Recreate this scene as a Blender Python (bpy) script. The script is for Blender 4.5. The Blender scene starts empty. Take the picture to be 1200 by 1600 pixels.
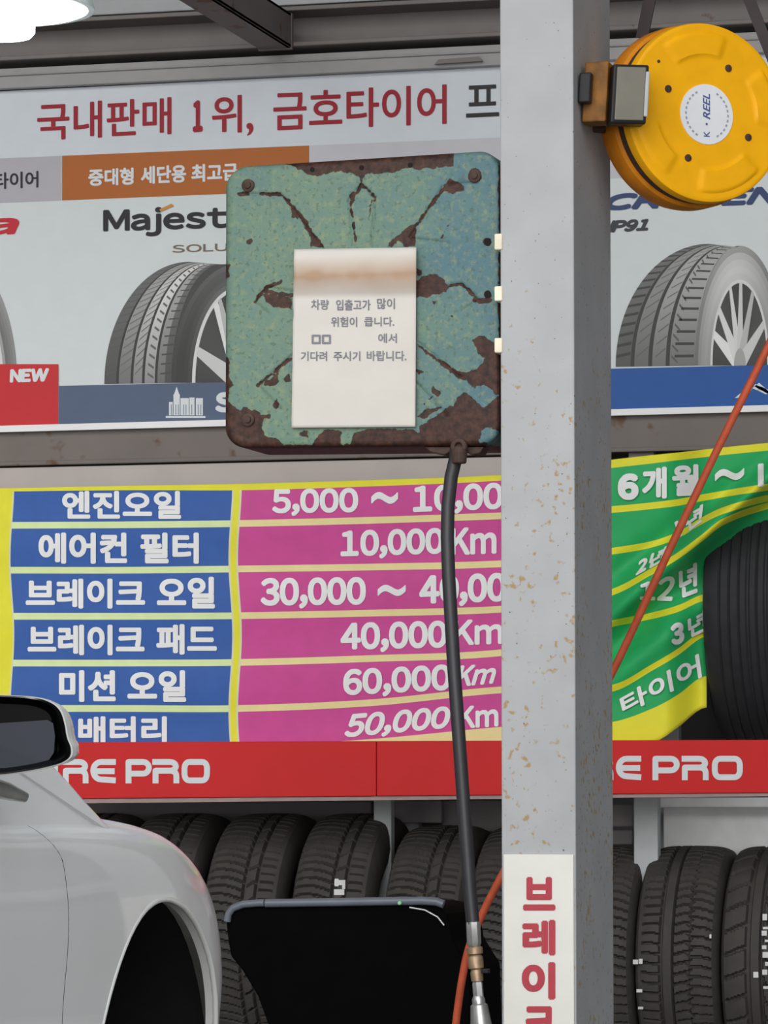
import bpy, bmesh, math, random
from mathutils import Vector, Matrix, noise as mnoise
SC = bpy.context.scene
COL = SC.collection
PI = math.pi
R_ = math.radians

# ------------------------------------------------------------ camera, sky, light, exposure
F = 6400.0                       # focal length in pixels of the 1200x1600 frame
PITCH = math.atan(450.0 / F)     # camera looks slightly up
YAW = R_(15.0)                   # the rack wall is seen 15 degrees off square
CAM = Vector((0.0, 0.0, 1.5))
cam = bpy.data.cameras.new('camera')
cam.sensor_fit = 'VERTICAL'; cam.sensor_height = 36.0; cam.sensor_width = 27.0
cam.lens = F / 1600.0 * 36.0
cam.clip_start = 0.05; cam.clip_end = 200
camo = bpy.data.objects.new('camera', cam); COL.objects.link(camo)
camo.location = CAM; camo.rotation_euler = (PI / 2 + PITCH, 0, YAW)
SC.camera = camo

world = bpy.data.worlds.new('overcast_sky'); SC.world = world; world.use_nodes = True
wn = world.node_tree; bg = wn.nodes['Background']
tcw = wn.nodes.new('ShaderNodeTexCoord'); sxw = wn.nodes.new('ShaderNodeSeparateXYZ')
rpw = wn.nodes.new('ShaderNodeValToRGB')
wn.links.new(tcw.outputs['Generated'], sxw.inputs[0]); wn.links.new(sxw.outputs['Z'], rpw.inputs[0])
rpw.color_ramp.elements[0].position = 0.0; rpw.color_ramp.elements[0].color = (0.34, 0.35, 0.37, 1)
rpw.color_ramp.elements[1].position = 0.5; rpw.color_ramp.elements[1].color = (0.92, 0.97, 1.0, 1)
wn.links.new(rpw.outputs[0], bg.inputs[0]); bg.inputs['Strength'].default_value = 0.95

sun = bpy.data.lights.new('overcast_sun', 'SUN'); sun.energy = 2.0; sun.angle = R_(55); sun.color = (1.0, 0.98, 0.95)
suno = bpy.data.objects.new('overcast_sun', sun); COL.objects.link(suno)
suno.rotation_euler = Vector((-0.06, 0.97, -0.22)).to_track_quat('-Z', 'Y').to_euler()

SC.view_settings.view_transform = 'Standard'; SC.view_settings.look = 'None'
SC.view_settings.gamma = 1.0; SC.view_settings.use_curve_mapping = False
SC.view_settings.exposure = 0.14

# ------------------------------------------------------------ pixel <-> place
def ray(u, v):
    x = (u - 600.0) / F; z = (800.0 - v) / F
    f2 = math.cos(PITCH) - z * math.sin(PITCH); zz = math.sin(PITCH) + z * math.cos(PITCH)
    return Vector((x * math.cos(YAW) - f2 * math.sin(YAW), x * math.sin(YAW) + f2 * math.cos(YAW), zz))
def P(u, v, Y):
    d = ray(u, v); return CAM + d * (Y / d.y)
def PX(u, v, X):
    d = ray(u, v); return CAM + d * (X / d.x)

# ------------------------------------------------------------ materials
K = 0.80
def lin1(c):
    c /= 255.0
    return c / 12.92 if c <= 0.04045 else ((c + 0.055) / 1.055) ** 2.4
def lin(rgb, k=K):
    return tuple(min(0.92, lin1(c) / k) for c in rgb) + (1,)
MATS = {}
def mat(name, rgb, rough=0.6, metal=0.0, var=0.12, scale=18.0, bump=0.0, spec=0.22, k=K, coat=0.0):
    m = bpy.data.materials.new(name); m.use_nodes = True
    nt = m.node_tree; b = nt.nodes['Principled BSDF']
    c = lin(rgb, k)
    b.inputs['Roughness'].default_value = rough; b.inputs['Metallic'].default_value = metal
    b.inputs['Specular IOR Level'].default_value = spec
    b.inputs['Coat Weight'].default_value = coat
    tc = nt.nodes.new('ShaderNodeTexCoord'); nz = nt.nodes.new('ShaderNodeTexNoise')
    nz.inputs['Scale'].default_value = scale; nz.inputs['Detail'].default_value = 6
    nt.links.new(tc.outputs['Object'], nz.inputs['Vector'])
    rp = nt.nodes.new('ShaderNodeValToRGB')
    rp.color_ramp.elements[0].position = 0.3; rp.color_ramp.elements[1].position = 0.7
    rp.color_ramp.elements[0].color = tuple(x * (1 - var) for x in c[:3]) + (1,)
    rp.color_ramp.elements[1].color = tuple(min(1, x * (1 + var)) for x in c[:3]) + (1,)
    nt.links.new(nz.outputs['Fac'], rp.inputs[0]); nt.links.new(rp.outputs[0], b.inputs['Base Color'])
    if bump:
        bp = nt.nodes.new('ShaderNodeBump'); bp.inputs['Strength'].default_value = bump; bp.inputs['Distance'].default_value = 0.004
        nt.links.new(nz.outputs['Fac'], bp.inputs['Height']); nt.links.new(bp.outputs[0], b.inputs['Normal'])
    MATS[name] = m
    return m
def emit(name, col, strength):
    m = bpy.data.materials.new(name); m.use_nodes = True
    b = m.node_tree.nodes['Principled BSDF']
    b.inputs['Base Color'].default_value = (0.8, 0.8, 0.8, 1)
    b.inputs['Emission Color'].default_value = col + (1,); b.inputs['Emission Strength'].default_value = strength
    return m
def attr_mat(name, rough=0.45):
    """printed picture: colours come from the print itself"""
    m = bpy.data.materials.new(name); m.use_nodes = True
    nt = m.node_tree; b = nt.nodes['Principled BSDF']; b.inputs['Roughness'].default_value = rough
    a = nt.nodes.new('ShaderNodeAttribute'); a.attribute_name = 'ink'
    nt.links.new(a.outputs['Color'], b.inputs['Base Color'])
    return m
def spotted(name, rgb, spots, amount=0.62, scale=55.0, rough=0.5, streak=1.0, grad=None, dots=False):
    """painted steel with small rust freckles"""
    m = mat(name, rgb, rough, 0.0, 0.06, 9.0)
    nt = m.node_tree; b = nt.nodes['Principled BSDF']
    base = b.inputs['Base Color'].links[0].from_socket
    tc = nt.nodes.new('ShaderNodeTexCoord'); mp = nt.nodes.new('ShaderNodeMapping')
    mp.inputs['Scale'].default_value = (1, 1, streak)
    nt.links.new(tc.outputs['Object'], mp.inputs[0])
    n1 = nt.nodes.new('ShaderNodeTexNoise'); n1.inputs['Scale'].default_value = scale; n1.inputs['Detail'].default_value = 3
    n2 = nt.nodes.new('ShaderNodeTexNoise'); n2.inputs['Scale'].default_value = scale / 7; n2.inputs['Detail'].default_value = 2
    nt.links.new(mp.outputs[0], n1.inputs[0]); nt.links.new(mp.outputs[0], n2.inputs[0])
    ad = nt.nodes.new('ShaderNodeMath'); ad.operation = 'MULTIPLY_ADD'; ad.inputs[1].default_value = 0.45
    nt.links.new(n2.outputs['Fac'], ad.inputs[0]); nt.links.new(n1.outputs['Fac'], ad.inputs[2])
    src = ad.outputs[0]
    if grad:
        sx = nt.nodes.new('ShaderNodeSeparateXYZ'); nt.links.new(tc.outputs['Object'], sx.inputs[0])
        mr = nt.nodes.new('ShaderNodeMapRange'); mr.inputs[1].default_value = grad[0]; mr.inputs[2].default_value = grad[1]
        mr.inputs[3].default_value = grad[2]; mr.inputs[4].default_value = grad[3]
        nt.links.new(sx.outputs['Z'], mr.inputs[0])
        a2 = nt.nodes.new('ShaderNodeMath'); nt.links.new(src, a2.inputs[0]); nt.links.new(mr.outputs[0], a2.inputs[1])
        src = a2.outputs[0]
    rp = nt.nodes.new('ShaderNodeValToRGB')
    rp.color_ramp.elements[0].position = amount + 0.225; rp.color_ramp.elements[1].position = amount + 0.31
    nt.links.new(src, rp.inputs[0])
    mx = nt.nodes.new('ShaderNodeMix'); mx.data_type = 'RGBA'
    nt.links.new(rp.outputs[0], mx.inputs[0]); nt.links.new(base, mx.inputs[6]); mx.inputs[7].default_value = lin(spots)
    res = mx.outputs[2]
    if dots:
        n3 = nt.nodes.new('ShaderNodeTexNoise'); n3.inputs['Scale'].default_value = 130; n3.inputs['Detail'].default_value = 1
        nt.links.new(tc.outputs['Object'], n3.inputs[0])
        r3 = nt.nodes.new('ShaderNodeValToRGB'); r3.color_ramp.elements[0].position = .735; r3.color_ramp.elements[1].position = .765
        nt.links.new(n3.outputs['Fac'], r3.inputs[0])
        m3 = nt.nodes.new('ShaderNodeMix'); m3.data_type = 'RGBA'; nt.links.new(r3.outputs[0], m3.inputs[0]); nt.links.new(res, m3.inputs[6]); m3.inputs[7].default_value = lin((92, 76, 64)); res = m3.outputs[2]
    nt.links.new(res, b.inputs['Base Color'])
    return m

# ------------------------------------------------------------ mesh building
def wloc(o):
    v = Vector((0, 0, 0))
    while o: v += o.location; o = o.parent
    return v
class MB:
    def __init__(s): s.v = []; s.f = []; s.m = []; s.c = None
    def vert(s, p): s.v.append(Vector(p)); return len(s.v) - 1
    def poly(s, pts, mi=0):
        s.f.append([s.vert(p) for p in pts]); s.m.append(mi)
    def box(s, a, b, mi=0):
        (x0, y0, z0), (x1, y1, z1) = a, b
        c = [(x0,y0,z0),(x1,y0,z0),(x1,y1,z0),(x0,y1,z0),(x0,y0,z1),(x1,y0,z1),(x1,y1,z1),(x0,y1,z1)]
        i0 = len(s.v); s.v += [Vector(p) for p in c]
        for f in ((3,2,1,0),(4,5,6,7),(0,1,5,4),(1,2,6,5),(2,3,7,6),(3,0,4,7)):
            s.f.append([i0 + k for k in f]); s.m.append(mi)
    def tube(s, pts, r, n=12, mi=0, caps=True):
        pts = [Vector(p) for p in pts]; rings = []
        prev = None
        for i, p in enumerate(pts):
            t = (pts[min(i+1, len(pts)-1)] - pts[max(i-1, 0)]).normalized()
            if prev is None:
                a = Vector((0,0,1)) if abs(t.z) < 0.9 else Vector((1,0,0))
                n1 = t.cross(a).normalized()
            else:
                n1 = (prev - t * prev.dot(t)).normalized()
            prev = n1; n2 = t.cross(n1)
            rr = r[i] if isinstance(r, (list, tuple)) else r
            rings.append([s.vert(p + n1 * rr * math.cos(2*PI*k/n) + n2 * rr * math.sin(2*PI*k/n)) for k in range(n)])
        for a, b in zip(rings, rings[1:]):
            for k in range(n):
                s.f.append([a[k], a[(k+1) % n], b[(k+1) % n], b[k]]); s.m.append(mi)
        if caps:
            s.f.append(rings[0][::-1]); s.m.append(mi); s.f.append(rings[-1][:]); s.m.append(mi)
    def lathe(s, prof, origin, axis, n=64, mi=0, closed=False):
        """prof: (distance along axis, radius)"""
        axis = Vector(axis).normalized(); o = Vector(origin)
        a = Vector((0,0,1)) if abs(axis.z) < 0.9 else Vector((1,0,0))
        e1 = axis.cross(a).normalized(); e2 = axis.cross(e1)
        rings = []
        for h, r in prof:
            rings.append([s.vert(o + axis*h + e1*(r*math.cos(2*PI*k/n)) + e2*(r*math.sin(2*PI*k/n))) for k in range(n)])
        prs = list(zip(rings, rings[1:]))
        for a_, b_ in prs:
            for k in range(n):
                s.f.append([a_[k], b_[k], b_[(k+1) % n], a_[(k+1) % n]]); s.m.append(mi)
        if prof[0][1] > 1e-5 and not closed: s.f.append(rings[0][:]); s.m.append(mi)
        if prof[-1][1] > 1e-5 and not closed: s.f.append(rings[-1][::-1]); s.m.append(mi)
    def prism(s, pts, d, mi=0):
        """outline pts extruded by the vector d"""
        d = Vector(d); a = [s.vert(p) for p in pts]; b = [s.vert(Vector(p) + d) for p in pts]; n = len(a)
        s.f.append(a[::-1]); s.m.append(mi); s.f.append(b); s.m.append(mi)
        for k in range(n):
            s.f.append([a[k], a[(k+1) % n], b[(k+1) % n], b[k]]); s.m.append(mi)
    def build(s, name, mats, parent=None, smooth=None, bevel=0.0, colors=None, fix=True, extra=None):
        if not isinstance(mats, (list, tuple)): mats = [mats]
        off = wloc(parent) if parent else Vector((0,0,0))
        me = bpy.data.meshes.new(name)
        me.from_pydata([tuple(p - off) for p in s.v], [], s.f)
        for m in mats: me.materials.append(m)
        me.polygons.foreach_set('material_index', s.m)
        if colors is not None:
            at = me.color_attributes.new('ink', 'FLOAT_COLOR', 'CORNER'); li = 0
            for f, c in zip(s.f, colors):
                for _ in f: at.data[li].color = c; li += 1
        if extra is not None:
            for an, vals in extra.items():
                at = me.attributes.new(an, 'FLOAT', 'POINT'); at.data.foreach_set('value', vals)
        if fix:
            bm = bmesh.new(); bm.from_mesh(me); bmesh.ops.recalc_face_normals(bm, faces=bm.faces); bm.to_mesh(me); bm.free()
        if smooth is not None:
            me.polygons.foreach_set('use_smooth', [True] * len(me.polygons))
            if smooth > 0: me.set_sharp_from_angle(angle=R_(smooth))
        me.update()
        o = bpy.data.objects.new(name, me); COL.objects.link(o)
        if parent: o.parent = parent
        if bevel:
            bv = o.modifiers.new('bevel', 'BEVEL'); bv.width = bevel; bv.segments = 2; bv.limit_method = 'ANGLE'
        return o
def thing(name, label, cat, loc, group=None):
    o = bpy.data.objects.new(name, None); COL.objects.link(o); o.location = loc
    o.empty_display_size = 0.05
    return tag(o, label, cat, group)
def tag(o, label, cat, group=None):
    o['label'] = label; o['category'] = cat
    if group: o['group'] = group
    return o
def struct(o): o['kind'] = 'structure'; return o

# ------------------------------------------------------------ lettering
_cache = {}
def glyphs(txt, off=0.0, shear=0.0):
    key = (txt, off, shear)
    if key in _cache: return _cache[key]
    c = bpy.data.curves.new('lettering', 'FONT'); c.body = txt; c.offset = off; c.shear = shear; c.resolution_u = 5
    o = bpy.data.objects.new('lettering', c); COL.objects.link(o)
    dg = bpy.context.evaluated_depsgraph_get()
    me = bpy.data.meshes.new_from_object(o.evaluated_get(dg))
    vs = [(v.co.x, v.co.y) for v in me.vertices]; fs = [list(p.vertices) for p in me.polygons]
    bpy.data.objects.remove(o); bpy.data.curves.remove(c); bpy.data.meshes.remove(me)
    x0 = min(p[0] for p in vs); x1 = max(p[0] for p in vs); y0 = min(p[1] for p in vs); y1 = max(p[1] for p in vs)
    r = ([((x-x0)/(x1-x0), (y-y0)/max(1e-6, y1-y0)) for x, y in vs], fs)
    _cache[key] = r
    return r
def glyphs_wide(txt, gap=.09):
    """latin letters and digits set from the wide forms of the hangul face, evenly spaced"""
    key = ('w', txt, gap)
    if key in _cache: return _cache[key]
    V = []; FC = []; x = 0.0
    for ch in txt:
        if ch == ' ': x += .28; continue
        if ch == 'j': x -= .16
        c = bpy.data.curves.new('lettering', 'FONT'); c.body = chr(ord(ch) + 0xFEE0); c.resolution_u = 5
        o = bpy.data.objects.new('lettering', c); COL.objects.link(o)
        me = bpy.data.meshes.new_from_object(o.evaluated_get(bpy.context.evaluated_depsgraph_get()))
        vs = [(v.co.x, v.co.y) for v in me.vertices]; fs = [list(p.vertices) for p in me.polygons]
        bpy.data.objects.remove(o); bpy.data.curves.remove(c); bpy.data.meshes.remove(me)
        x0 = min(p[0] for p in vs); x1 = max(p[0] for p in vs)
        pad = .05 if ch == '1' else 0
        i0 = len(V); V += [(p[0]-x0+x+pad, p[1]) for p in vs]; FC += [[i0+k for k in f] for f in fs]
        x += x1-x0+gap+2*pad
    x1 = max(p[0] for p in V); x0 = min(p[0] for p in V); y0 = min(p[1] for p in V); y1 = max(p[1] for p in V)
    _cache[key] = ([((a-x0)/(x1-x0), (b-y0)/(y1-y0)) for a, b in V], FC)
    return _cache[key]
def dense(vs, fs, w, h, step=9.0):
    bm = bmesh.new(); bv = [bm.verts.new((x*w, y*h, 0)) for x, y in vs]
    for f in fs:
        try: bm.faces.new([bv[k] for k in f])
        except ValueError: pass
    bmesh.ops.triangulate(bm, faces=bm.faces)
    for _ in range(4):
        es = [e for e in bm.edges if e.calc_length() > step]
        if not es: break
        bmesh.ops.subdivide_edges(bm, edges=es, cuts=1); bmesh.ops.triangulate(bm, faces=bm.faces)
    bm.verts.index_update(); bm.verts.ensure_lookup_table()
    out = ([(v.co.x/w, v.co.y/h) for v in bm.verts], [[v.index for v in f.verts] for f in bm.faces]); bm.free()
    return out
def quad(q):
    """q = (u0, u1, v_top, v_bottom [, rise]) or four corner pixels tl, tr, br, bl"""
    if not isinstance(q[0], (tuple, list)):
        u0, u1, t, b = q[:4]; s = q[4] if len(q) > 4 else 0
        q = ((u0, t), (u1, t - s), (u1, b - s), (u0, b))
    return q
def qmap(q, x, y):
    (a, b, c, d) = q
    top = (a[0]+(b[0]-a[0])*x, a[1]+(b[1]-a[1])*x); bot = (d[0]+(c[0]-d[0])*x, d[1]+(c[1]-d[1])*x)
    return (bot[0]+(top[0]-bot[0])*y, bot[1]+(top[1]-bot[1])*y)
def write(mb, txt, q, surf, off=0.02, shear=0.0, mi=0, cloth=False):
    vs, fs = glyphs_wide(txt) if all(33 <= ord(ch) < 126 or ch == ' ' for ch in txt) and txt not in '~,' else glyphs(txt, 0.0, 0.0)
    q = quad(q)
    if shear:
        k = shear*abs(q[3][1]-q[0][1])/2; q = ((q[0][0]+k, q[0][1]), (q[1][0]+k, q[1][1]), (q[2][0]-k, q[2][1]), (q[3][0]-k, q[3][1]))
    if cloth: vs, fs = dense(vs, fs, max(4, abs(q[1][0]-q[0][0])), max(4, abs(q[3][1]-q[0][1])))
    H = abs(q[3][1]-q[0][1]); rad = off*H*1.05
    cu = sum(p[0] for p in q)/4; cv = sum(p[1] for p in q)/4; W = abs(q[1][0]-q[0][0])
    sx, sy = max(.5, 1-2*rad/W), max(.5, 1-2*rad/H)
    sh = [(0, 0)] + [(rad*math.cos(2*PI*k/8+.39), rad*math.sin(2*PI*k/8+.39)) for k in range(8)]
    for n_, (du, dv) in enumerate(sh):
        i0 = len(mb.v)
        for x, y in vs:
            u, v = qmap(q, x, y); p = surf(cu+(u-cu)*sx+du, cv+(v-cv)*sy+dv); p.y -= 5e-5*n_; mb.v.append(p)
        for f in fs: mb.f.append([i0 + k for k in f]); mb.m.append(mi)
def stroke(pts, w, closed=False, n=10):
    """polygons of a round-jointed pen line in a plane"""
    out = []; P_ = list(pts) + ([pts[0]] if closed else [])
    for (x0, y0), (x1, y1) in zip(P_, P_[1:]):
        L = math.hypot(x1-x0, y1-y0)
        if L < 1e-9: continue
        nx, ny = -(y1-y0)/L*w/2, (x1-x0)/L*w/2
        out.append([(x0+nx,y0+ny),(x0-nx,y0-ny),(x1-nx,y1-ny),(x1+nx,y1+ny)])
    for (x, y) in (P_[1:-1] if not closed else P_[:-1]):
        out.append([(x+w/2*math.cos(2*PI*k/n), y+w/2*math.sin(2*PI*k/n)) for k in range(n)])
    return out
def arc(cx, cy, r, a0, a1, n=6, ry=None):
    ry = ry or r
    return [(cx + r*math.cos(R_(a0+(a1-a0)*k/n)), cy + ry*math.sin(R_(a0+(a1-a0)*k/n))) for k in range(n+1)]

# ------------------------------------------------------------ shared materials
M_white = mat('white_print', (205, 209, 212), 0.45, var=0.02)
M_redink = mat('crimson_ink', (146, 26, 40), 0.45, var=0.03)
M_black = mat('black_ink', (38, 38, 42), 0.45, var=0.03)
M_rubber = mat('tyre_rubber', (64, 61, 58), 0.72, var=0.12, scale=30, spec=0.35)
M_rubber2 = mat('worn_black_rubber', (42, 42, 45), 0.6, var=0.12, scale=30)
M_steel = spotted('grey_steel_beam', (118, 113, 111), (95, 72, 58), 0.70, 22, 0.55)
M_steel_d = spotted('dirty_steel_beam', (112, 105, 101), (96, 74, 58), 0.62, 14, 0.6)
M_lgrey = mat('light_grey_paint', (168, 170, 172), 0.5, var=0.05)
M_wall = mat('wall_paint', (120, 122, 126), 0.7, var=0.08, scale=4)
M_roof = mat('roof_sheet', (138, 140, 142), 0.6, var=0.06, scale=5)
M_floor = mat('concrete_floor', (112, 110, 106), 0.75, var=0.15, scale=6, bump=0.2)
M_blackmetal = mat('black_metal', (30, 30, 33), 0.4, var=0.1)
M_chrome = mat('worn_steel', (176, 176, 174), 0.32, metal=0.75, var=0.15, scale=40)

# ------------------------------------------------------------ the setting
YB = 10.5
m = MB(); m.box((-9, -12, -0.15), (7, 11.4, 0)); struct(m.build('floor', M_floor))
m = MB(); m.box((-9, 11.2, 0), (7, 11.4, 5.4)); struct(m.build('wall_back', M_wall))
m = MB(); m.box((-9.2, 5.5, 0), (-9, 11.4, 5.4)); struct(m.build('wall_left', M_wall))
m = MB(); m.box((5.6, 5.5, 0), (5.8, 11.4, 5.4)); struct(m.build('wall_right', M_wall))  # unseen side wall, added to control the light from the right
m = MB()                                         # trapezoid sheet roof, out of view, raised and cut back to let daylight in
x = -9.0; zc = 5.2
prof = []
while x < 5.8:
    prof += [(x, zc), (x+0.10, zc), (x+0.13, zc+0.035), (x+0.22, zc+0.035)]; x += 0.25
prof += [(x, zc)]
for (xa, za), (xb, zb) in zip(prof, prof[1:]):
    m.poly([(xa, 6.2, za), (xb, 6.2, zb), (xb, 11.2, zb), (xa, 11.2, za)])
o = struct(m.build('ceiling', M_roof)); md = o.modifiers.new('solid', 'SOLIDIFY'); md.thickness = 0.02; md.offset = 1

# header beam above the sign: an H section along the wall
def zat(u, v, Y): return P(u, v, Y).z
XL, XR = -6.0, 1.5
zt = zat(500, 20, 10.55); zb_ = zat(500, 82, 10.55)
m = MB()
m.box((XL, 10.44, zt - 0.012), (XR, 10.70, zt)); m.box((XL, 10.44, zb_), (XR, 10.70, zb_ + 0.012)); m.box((XL, 10.55, zb_), (XR, 10.563, zt))
tag(m.build('header_beam', M_steel, bevel=0.003), 'long grey steel header beam running just above the white sign board', 'beam')
m = MB(); z1 = zat(500, 83, 10.47); z0 = zat(500, 118, 10.5)
m.box((XL, 10.47, z0), (XR, 10.53, z1)); m.box((XL, 10.462, z1 - 0.022), (XR, 10.47, z1 - 0.018))
tag(m.build('fascia_strip', mat('pale_grey_fascia', (150, 148, 148), 0.5, var=0.05), bevel=0.002), 'narrow pale grey fascia strip between header beam and sign board', 'trim')
m = MB(); a = P(680, 101, 10.462); b = P(755, 96, 10.462)
m.prism([a, b, b + Vector((-0.01, 0, 0.012)), a + Vector((0.012, 0, 0.012))], (0, -0.01, 0))
tag(m.build('sheet_clip', M_steel), 'thin grey metal clip lying along top edge of the sign board', 'clip')
# upper purlin behind, and sheet above the header
m = MB(); m.box((XL, 10.62, zt + 0.04), (XR, 10.72, zt + 0.16))
tag(m.build('roof_purlin', M_lgrey, bevel=0.003), 'light grey purlin lying just above the header beam under the roof', 'beam')
# rafter running towards the viewer
tip = P(457, 76, 10.44); x1 = tip.x
m = MB(); h = P(457, 22, 10.44).z - tip.z
m.box((x1 - 0.012, 5.0, tip.z), (x1, 10.44, tip.z + h)); m.box((x1 - 0.09, 5.0, tip.z), (x1, 10.44, tip.z + 0.010)); m.box((x1 - 0.09, 5.0, tip.z + h - 0.01), (x1, 10.44, tip.z + h))
m.box((x1 - 0.092, 10.425, tip.z - 0.004), (x1 + 0.003, 10.44, tip.z + h))
tag(m.build('rafter', spotted('rusty_rafter_steel', (104, 98, 95), (92, 58, 38), 0.60, 14, 0.6), bevel=0.002), 'grey steel rafter with rusty end meeting the header beam', 'beam')

# ------------------------------------------------------------ the tyre advertising sign board
def SB(k): return lambda u, v: P(u, v, YB - 0.0006 * k)
sign = thing('sign_board', 'long white tyre advertising board under the header beam', 'sign', P(600, 670, YB))
BT = lambda u: 141.5 - 0.0488 * u          # top edge in the picture
BB = lambda u: 674.0 - 0.027 * u           # bottom edge
UL, UR = -260, 1330
m = MB(); q = [P(UL, BT(UL), YB), P(UR, BT(UR), YB), P(UR, BB(UR), YB), P(UL, BB(UL), YB)]
m.prism(q, (0, 0.05, 0)); m.build('panel', mat('pale_board_print', (199, 206, 206), 0.42, var=0.015), sign)
m = MB()
for (g0, g1, dy) in ((lambda u: BB(u) - 8, lambda u: BB(u) + 2, 0.014),):
    m.prism([P(UL, g0(UL), YB), P(UR, g0(UR), YB), P(UR, g1(UR), YB), P(UL, g1(UL), YB)], (0, -dy, 0))
m.build('frame', mat('white_frame', (226, 228, 230), 0.35, var=0.02), sign)
m = MB(); m.prism([P(UL, BT(UL) - 2, YB), P(UR, BT(UR) - 2, YB), P(UR, BT(UR) + 1.2, YB), P(UL, BT(UL) + 1.2, YB)], (0, -0.006, 0))
m.build('edge_strip', M_black, sign)
# colour fields
fields = [
    ('heading_band', (197, 203, 210), 1, lambda u: BT(u) + 1.5, lambda u: 247.5 - 0.0418 * u, UL, UR),
    ('grey_band', (168, 166, 172), 2, lambda u: 247.5 - 0.0418 * u, lambda u: 317 - 0.040 * u, UL, 96),
    ('orange_band', (164, 92, 34), 2, lambda u: 247.5 - 0.0418 * u, lambda u: 317 - 0.040 * u, 97, 483),
    ('grey_band', (184, 184, 190), 2, lambda u: 247.5 - 0.0418 * u, lambda u: 317 - 0.040 * u, 483.5, UR),
    ('red_band', (186, 40, 46), 8, lambda u: 569 - 0.0 * u, lambda u: BB(u) - 8, UL, 91),
    ('slate_band', (78, 92, 116), 8, lambda u: 605 - 0.022 * u, lambda u: BB(u) - 8, 92, 840),
    ('blue_band', (36, 82, 150), 8, lambda u: 599 - 0.024 * u, lambda u: BB(u) - 8, 842, UR)]
for nm, rgb, k, t, b, u0, u1 in fields:
    m = MB(); s = SB(k); m.poly([s(u0, t(u0)), s(u1, t(u1)), s(u1, b(u1)), s(u0, b(u0))])
    m.build(nm, mat(nm, rgb, 0.42, var=0.02), sign)

def lettering(parent, items, material, surf, name='lettering'):
    for it in items:
        m = MB(); write(m, it[0], it[1], surf, *(it[2:])); m.build(name, material, parent, fix=False)
L4 = SB(4); L5 = SB(5); L10 = SB(10); L12 = SB(12)
B_ = 0.017
lettering(sign, [('국내판매', (58, 268, 162, 220, 10.5), B_), ('1', (301, 317, 157, 207, 1), 0.05), ('위', (331, 378, 150, 209, 2), B_), (',', (385, 396, 192, 212), B_),
                 ('금호타이어', (427, 698, 143, 205, 11.5), B_)], M_redink, L4)
lettering(sign, [('프', (728, 780, 134, 184, 2.4), B_)], M_black, L4)
lettering(sign, [('타이어', (-9, 60, 270, 296, 3), 0.022)], M_black, L4)
lettering(sign, [('중대형', (138, 209, 264, 291, 2.5), 0.035), ('세단용', (220, 291, 260, 288, 3), 0.035), ('최고급', (299, 372, 257, 285, 3), 0.035)], M_white, L4)
lettering(sign, [('Majesty', ((161, 326), (392, 319), (392, 364), (161, 372)), 0.036)], M_black, L4)
m = MB(); m.poly([L5(249, 327), L5(268, 318), L5(272, 322), L5(251, 331)])
m.build('accent_mark', mat('orange_ink', (186, 130, 66), 0.4, var=0.02), sign)
lettering(sign, [('SOLUS', ((269, 383), (378, 379), (378, 391), (269, 395)), 0.02)], mat('brown_ink', (112, 96, 84), 0.4, var=0.02), L4)
lettering(sign, [('a', ((-34, 344), (31, 338), (26, 366), (-40, 371)), 0.06, 0.25)], mat('bright_red_ink', (184, 32, 46), 0.4, var=0.02), L4)
lettering(sign, [('NEW', ((16, 577), (77, 575), (74, 596), (15, 598)), 0.08)], M_white, L10)
lettering(sign, [('SUV', (336, 420, 613, 645, 2), 0.08)], M_white, L10)
# small skyline emblem on the slate band
m = MB()
def prect(mb, s, u0, u1, v0, v1): mb.poly([s(u0, v0), s(u1, v0), s(u1, v1), s(u0, v1)])
prect(m, L10, 259, 321, 650, 653)
for u0, u1, v0 in ((264, 270, 628), (271, 281, 616), (282, 295, 622), (296, 304, 621), (306, 317, 622)): prect(m, L10, u0, u1, v0, 649)
m.poly([L10(272, 616), L10(276, 604), L10(280, 616)])
m.build('skyline_emblem', M_white, sign, fix=False)
m = MB()
for u in (267, 274, 278, 286, 290, 299, 309, 313): prect(m, L12, u, u + 1.2, 632, 648)
m.build('emblem_windows', mat('grey_blue_ink', (120, 134, 152), 0.4, var=0.02), sign, fix=False)
# right hand product
M_navy = mat('navy_ink', (44, 62, 104), 0.4, var=0.02)
lettering(sign, [('CRUGEN', ((950, 304), (1222, 288), (1214, 318), (942, 331)), 0.09, 0.3)], M_navy, L4)
lettering(sign, [('HP91', ((940, 345), (1018, 341), (1014, 360), (936, 365)), 0.075, 0.2)], mat('charcoal_ink', (52, 54, 62), 0.4, var=0.02), L4)
m = MB()
for q in (((1148, 622), (1160, 612), (1176, 606), (1168, 620)), ((1176, 606), (1186, 598), (1204, 614), (1196, 616)), ((1180, 600), (1230, 622), (1226, 625), (1176, 607))):
    m.poly([L10(*p) for p in q])
m.build('mountain_emblem', M_white, sign, fix=False)

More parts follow.
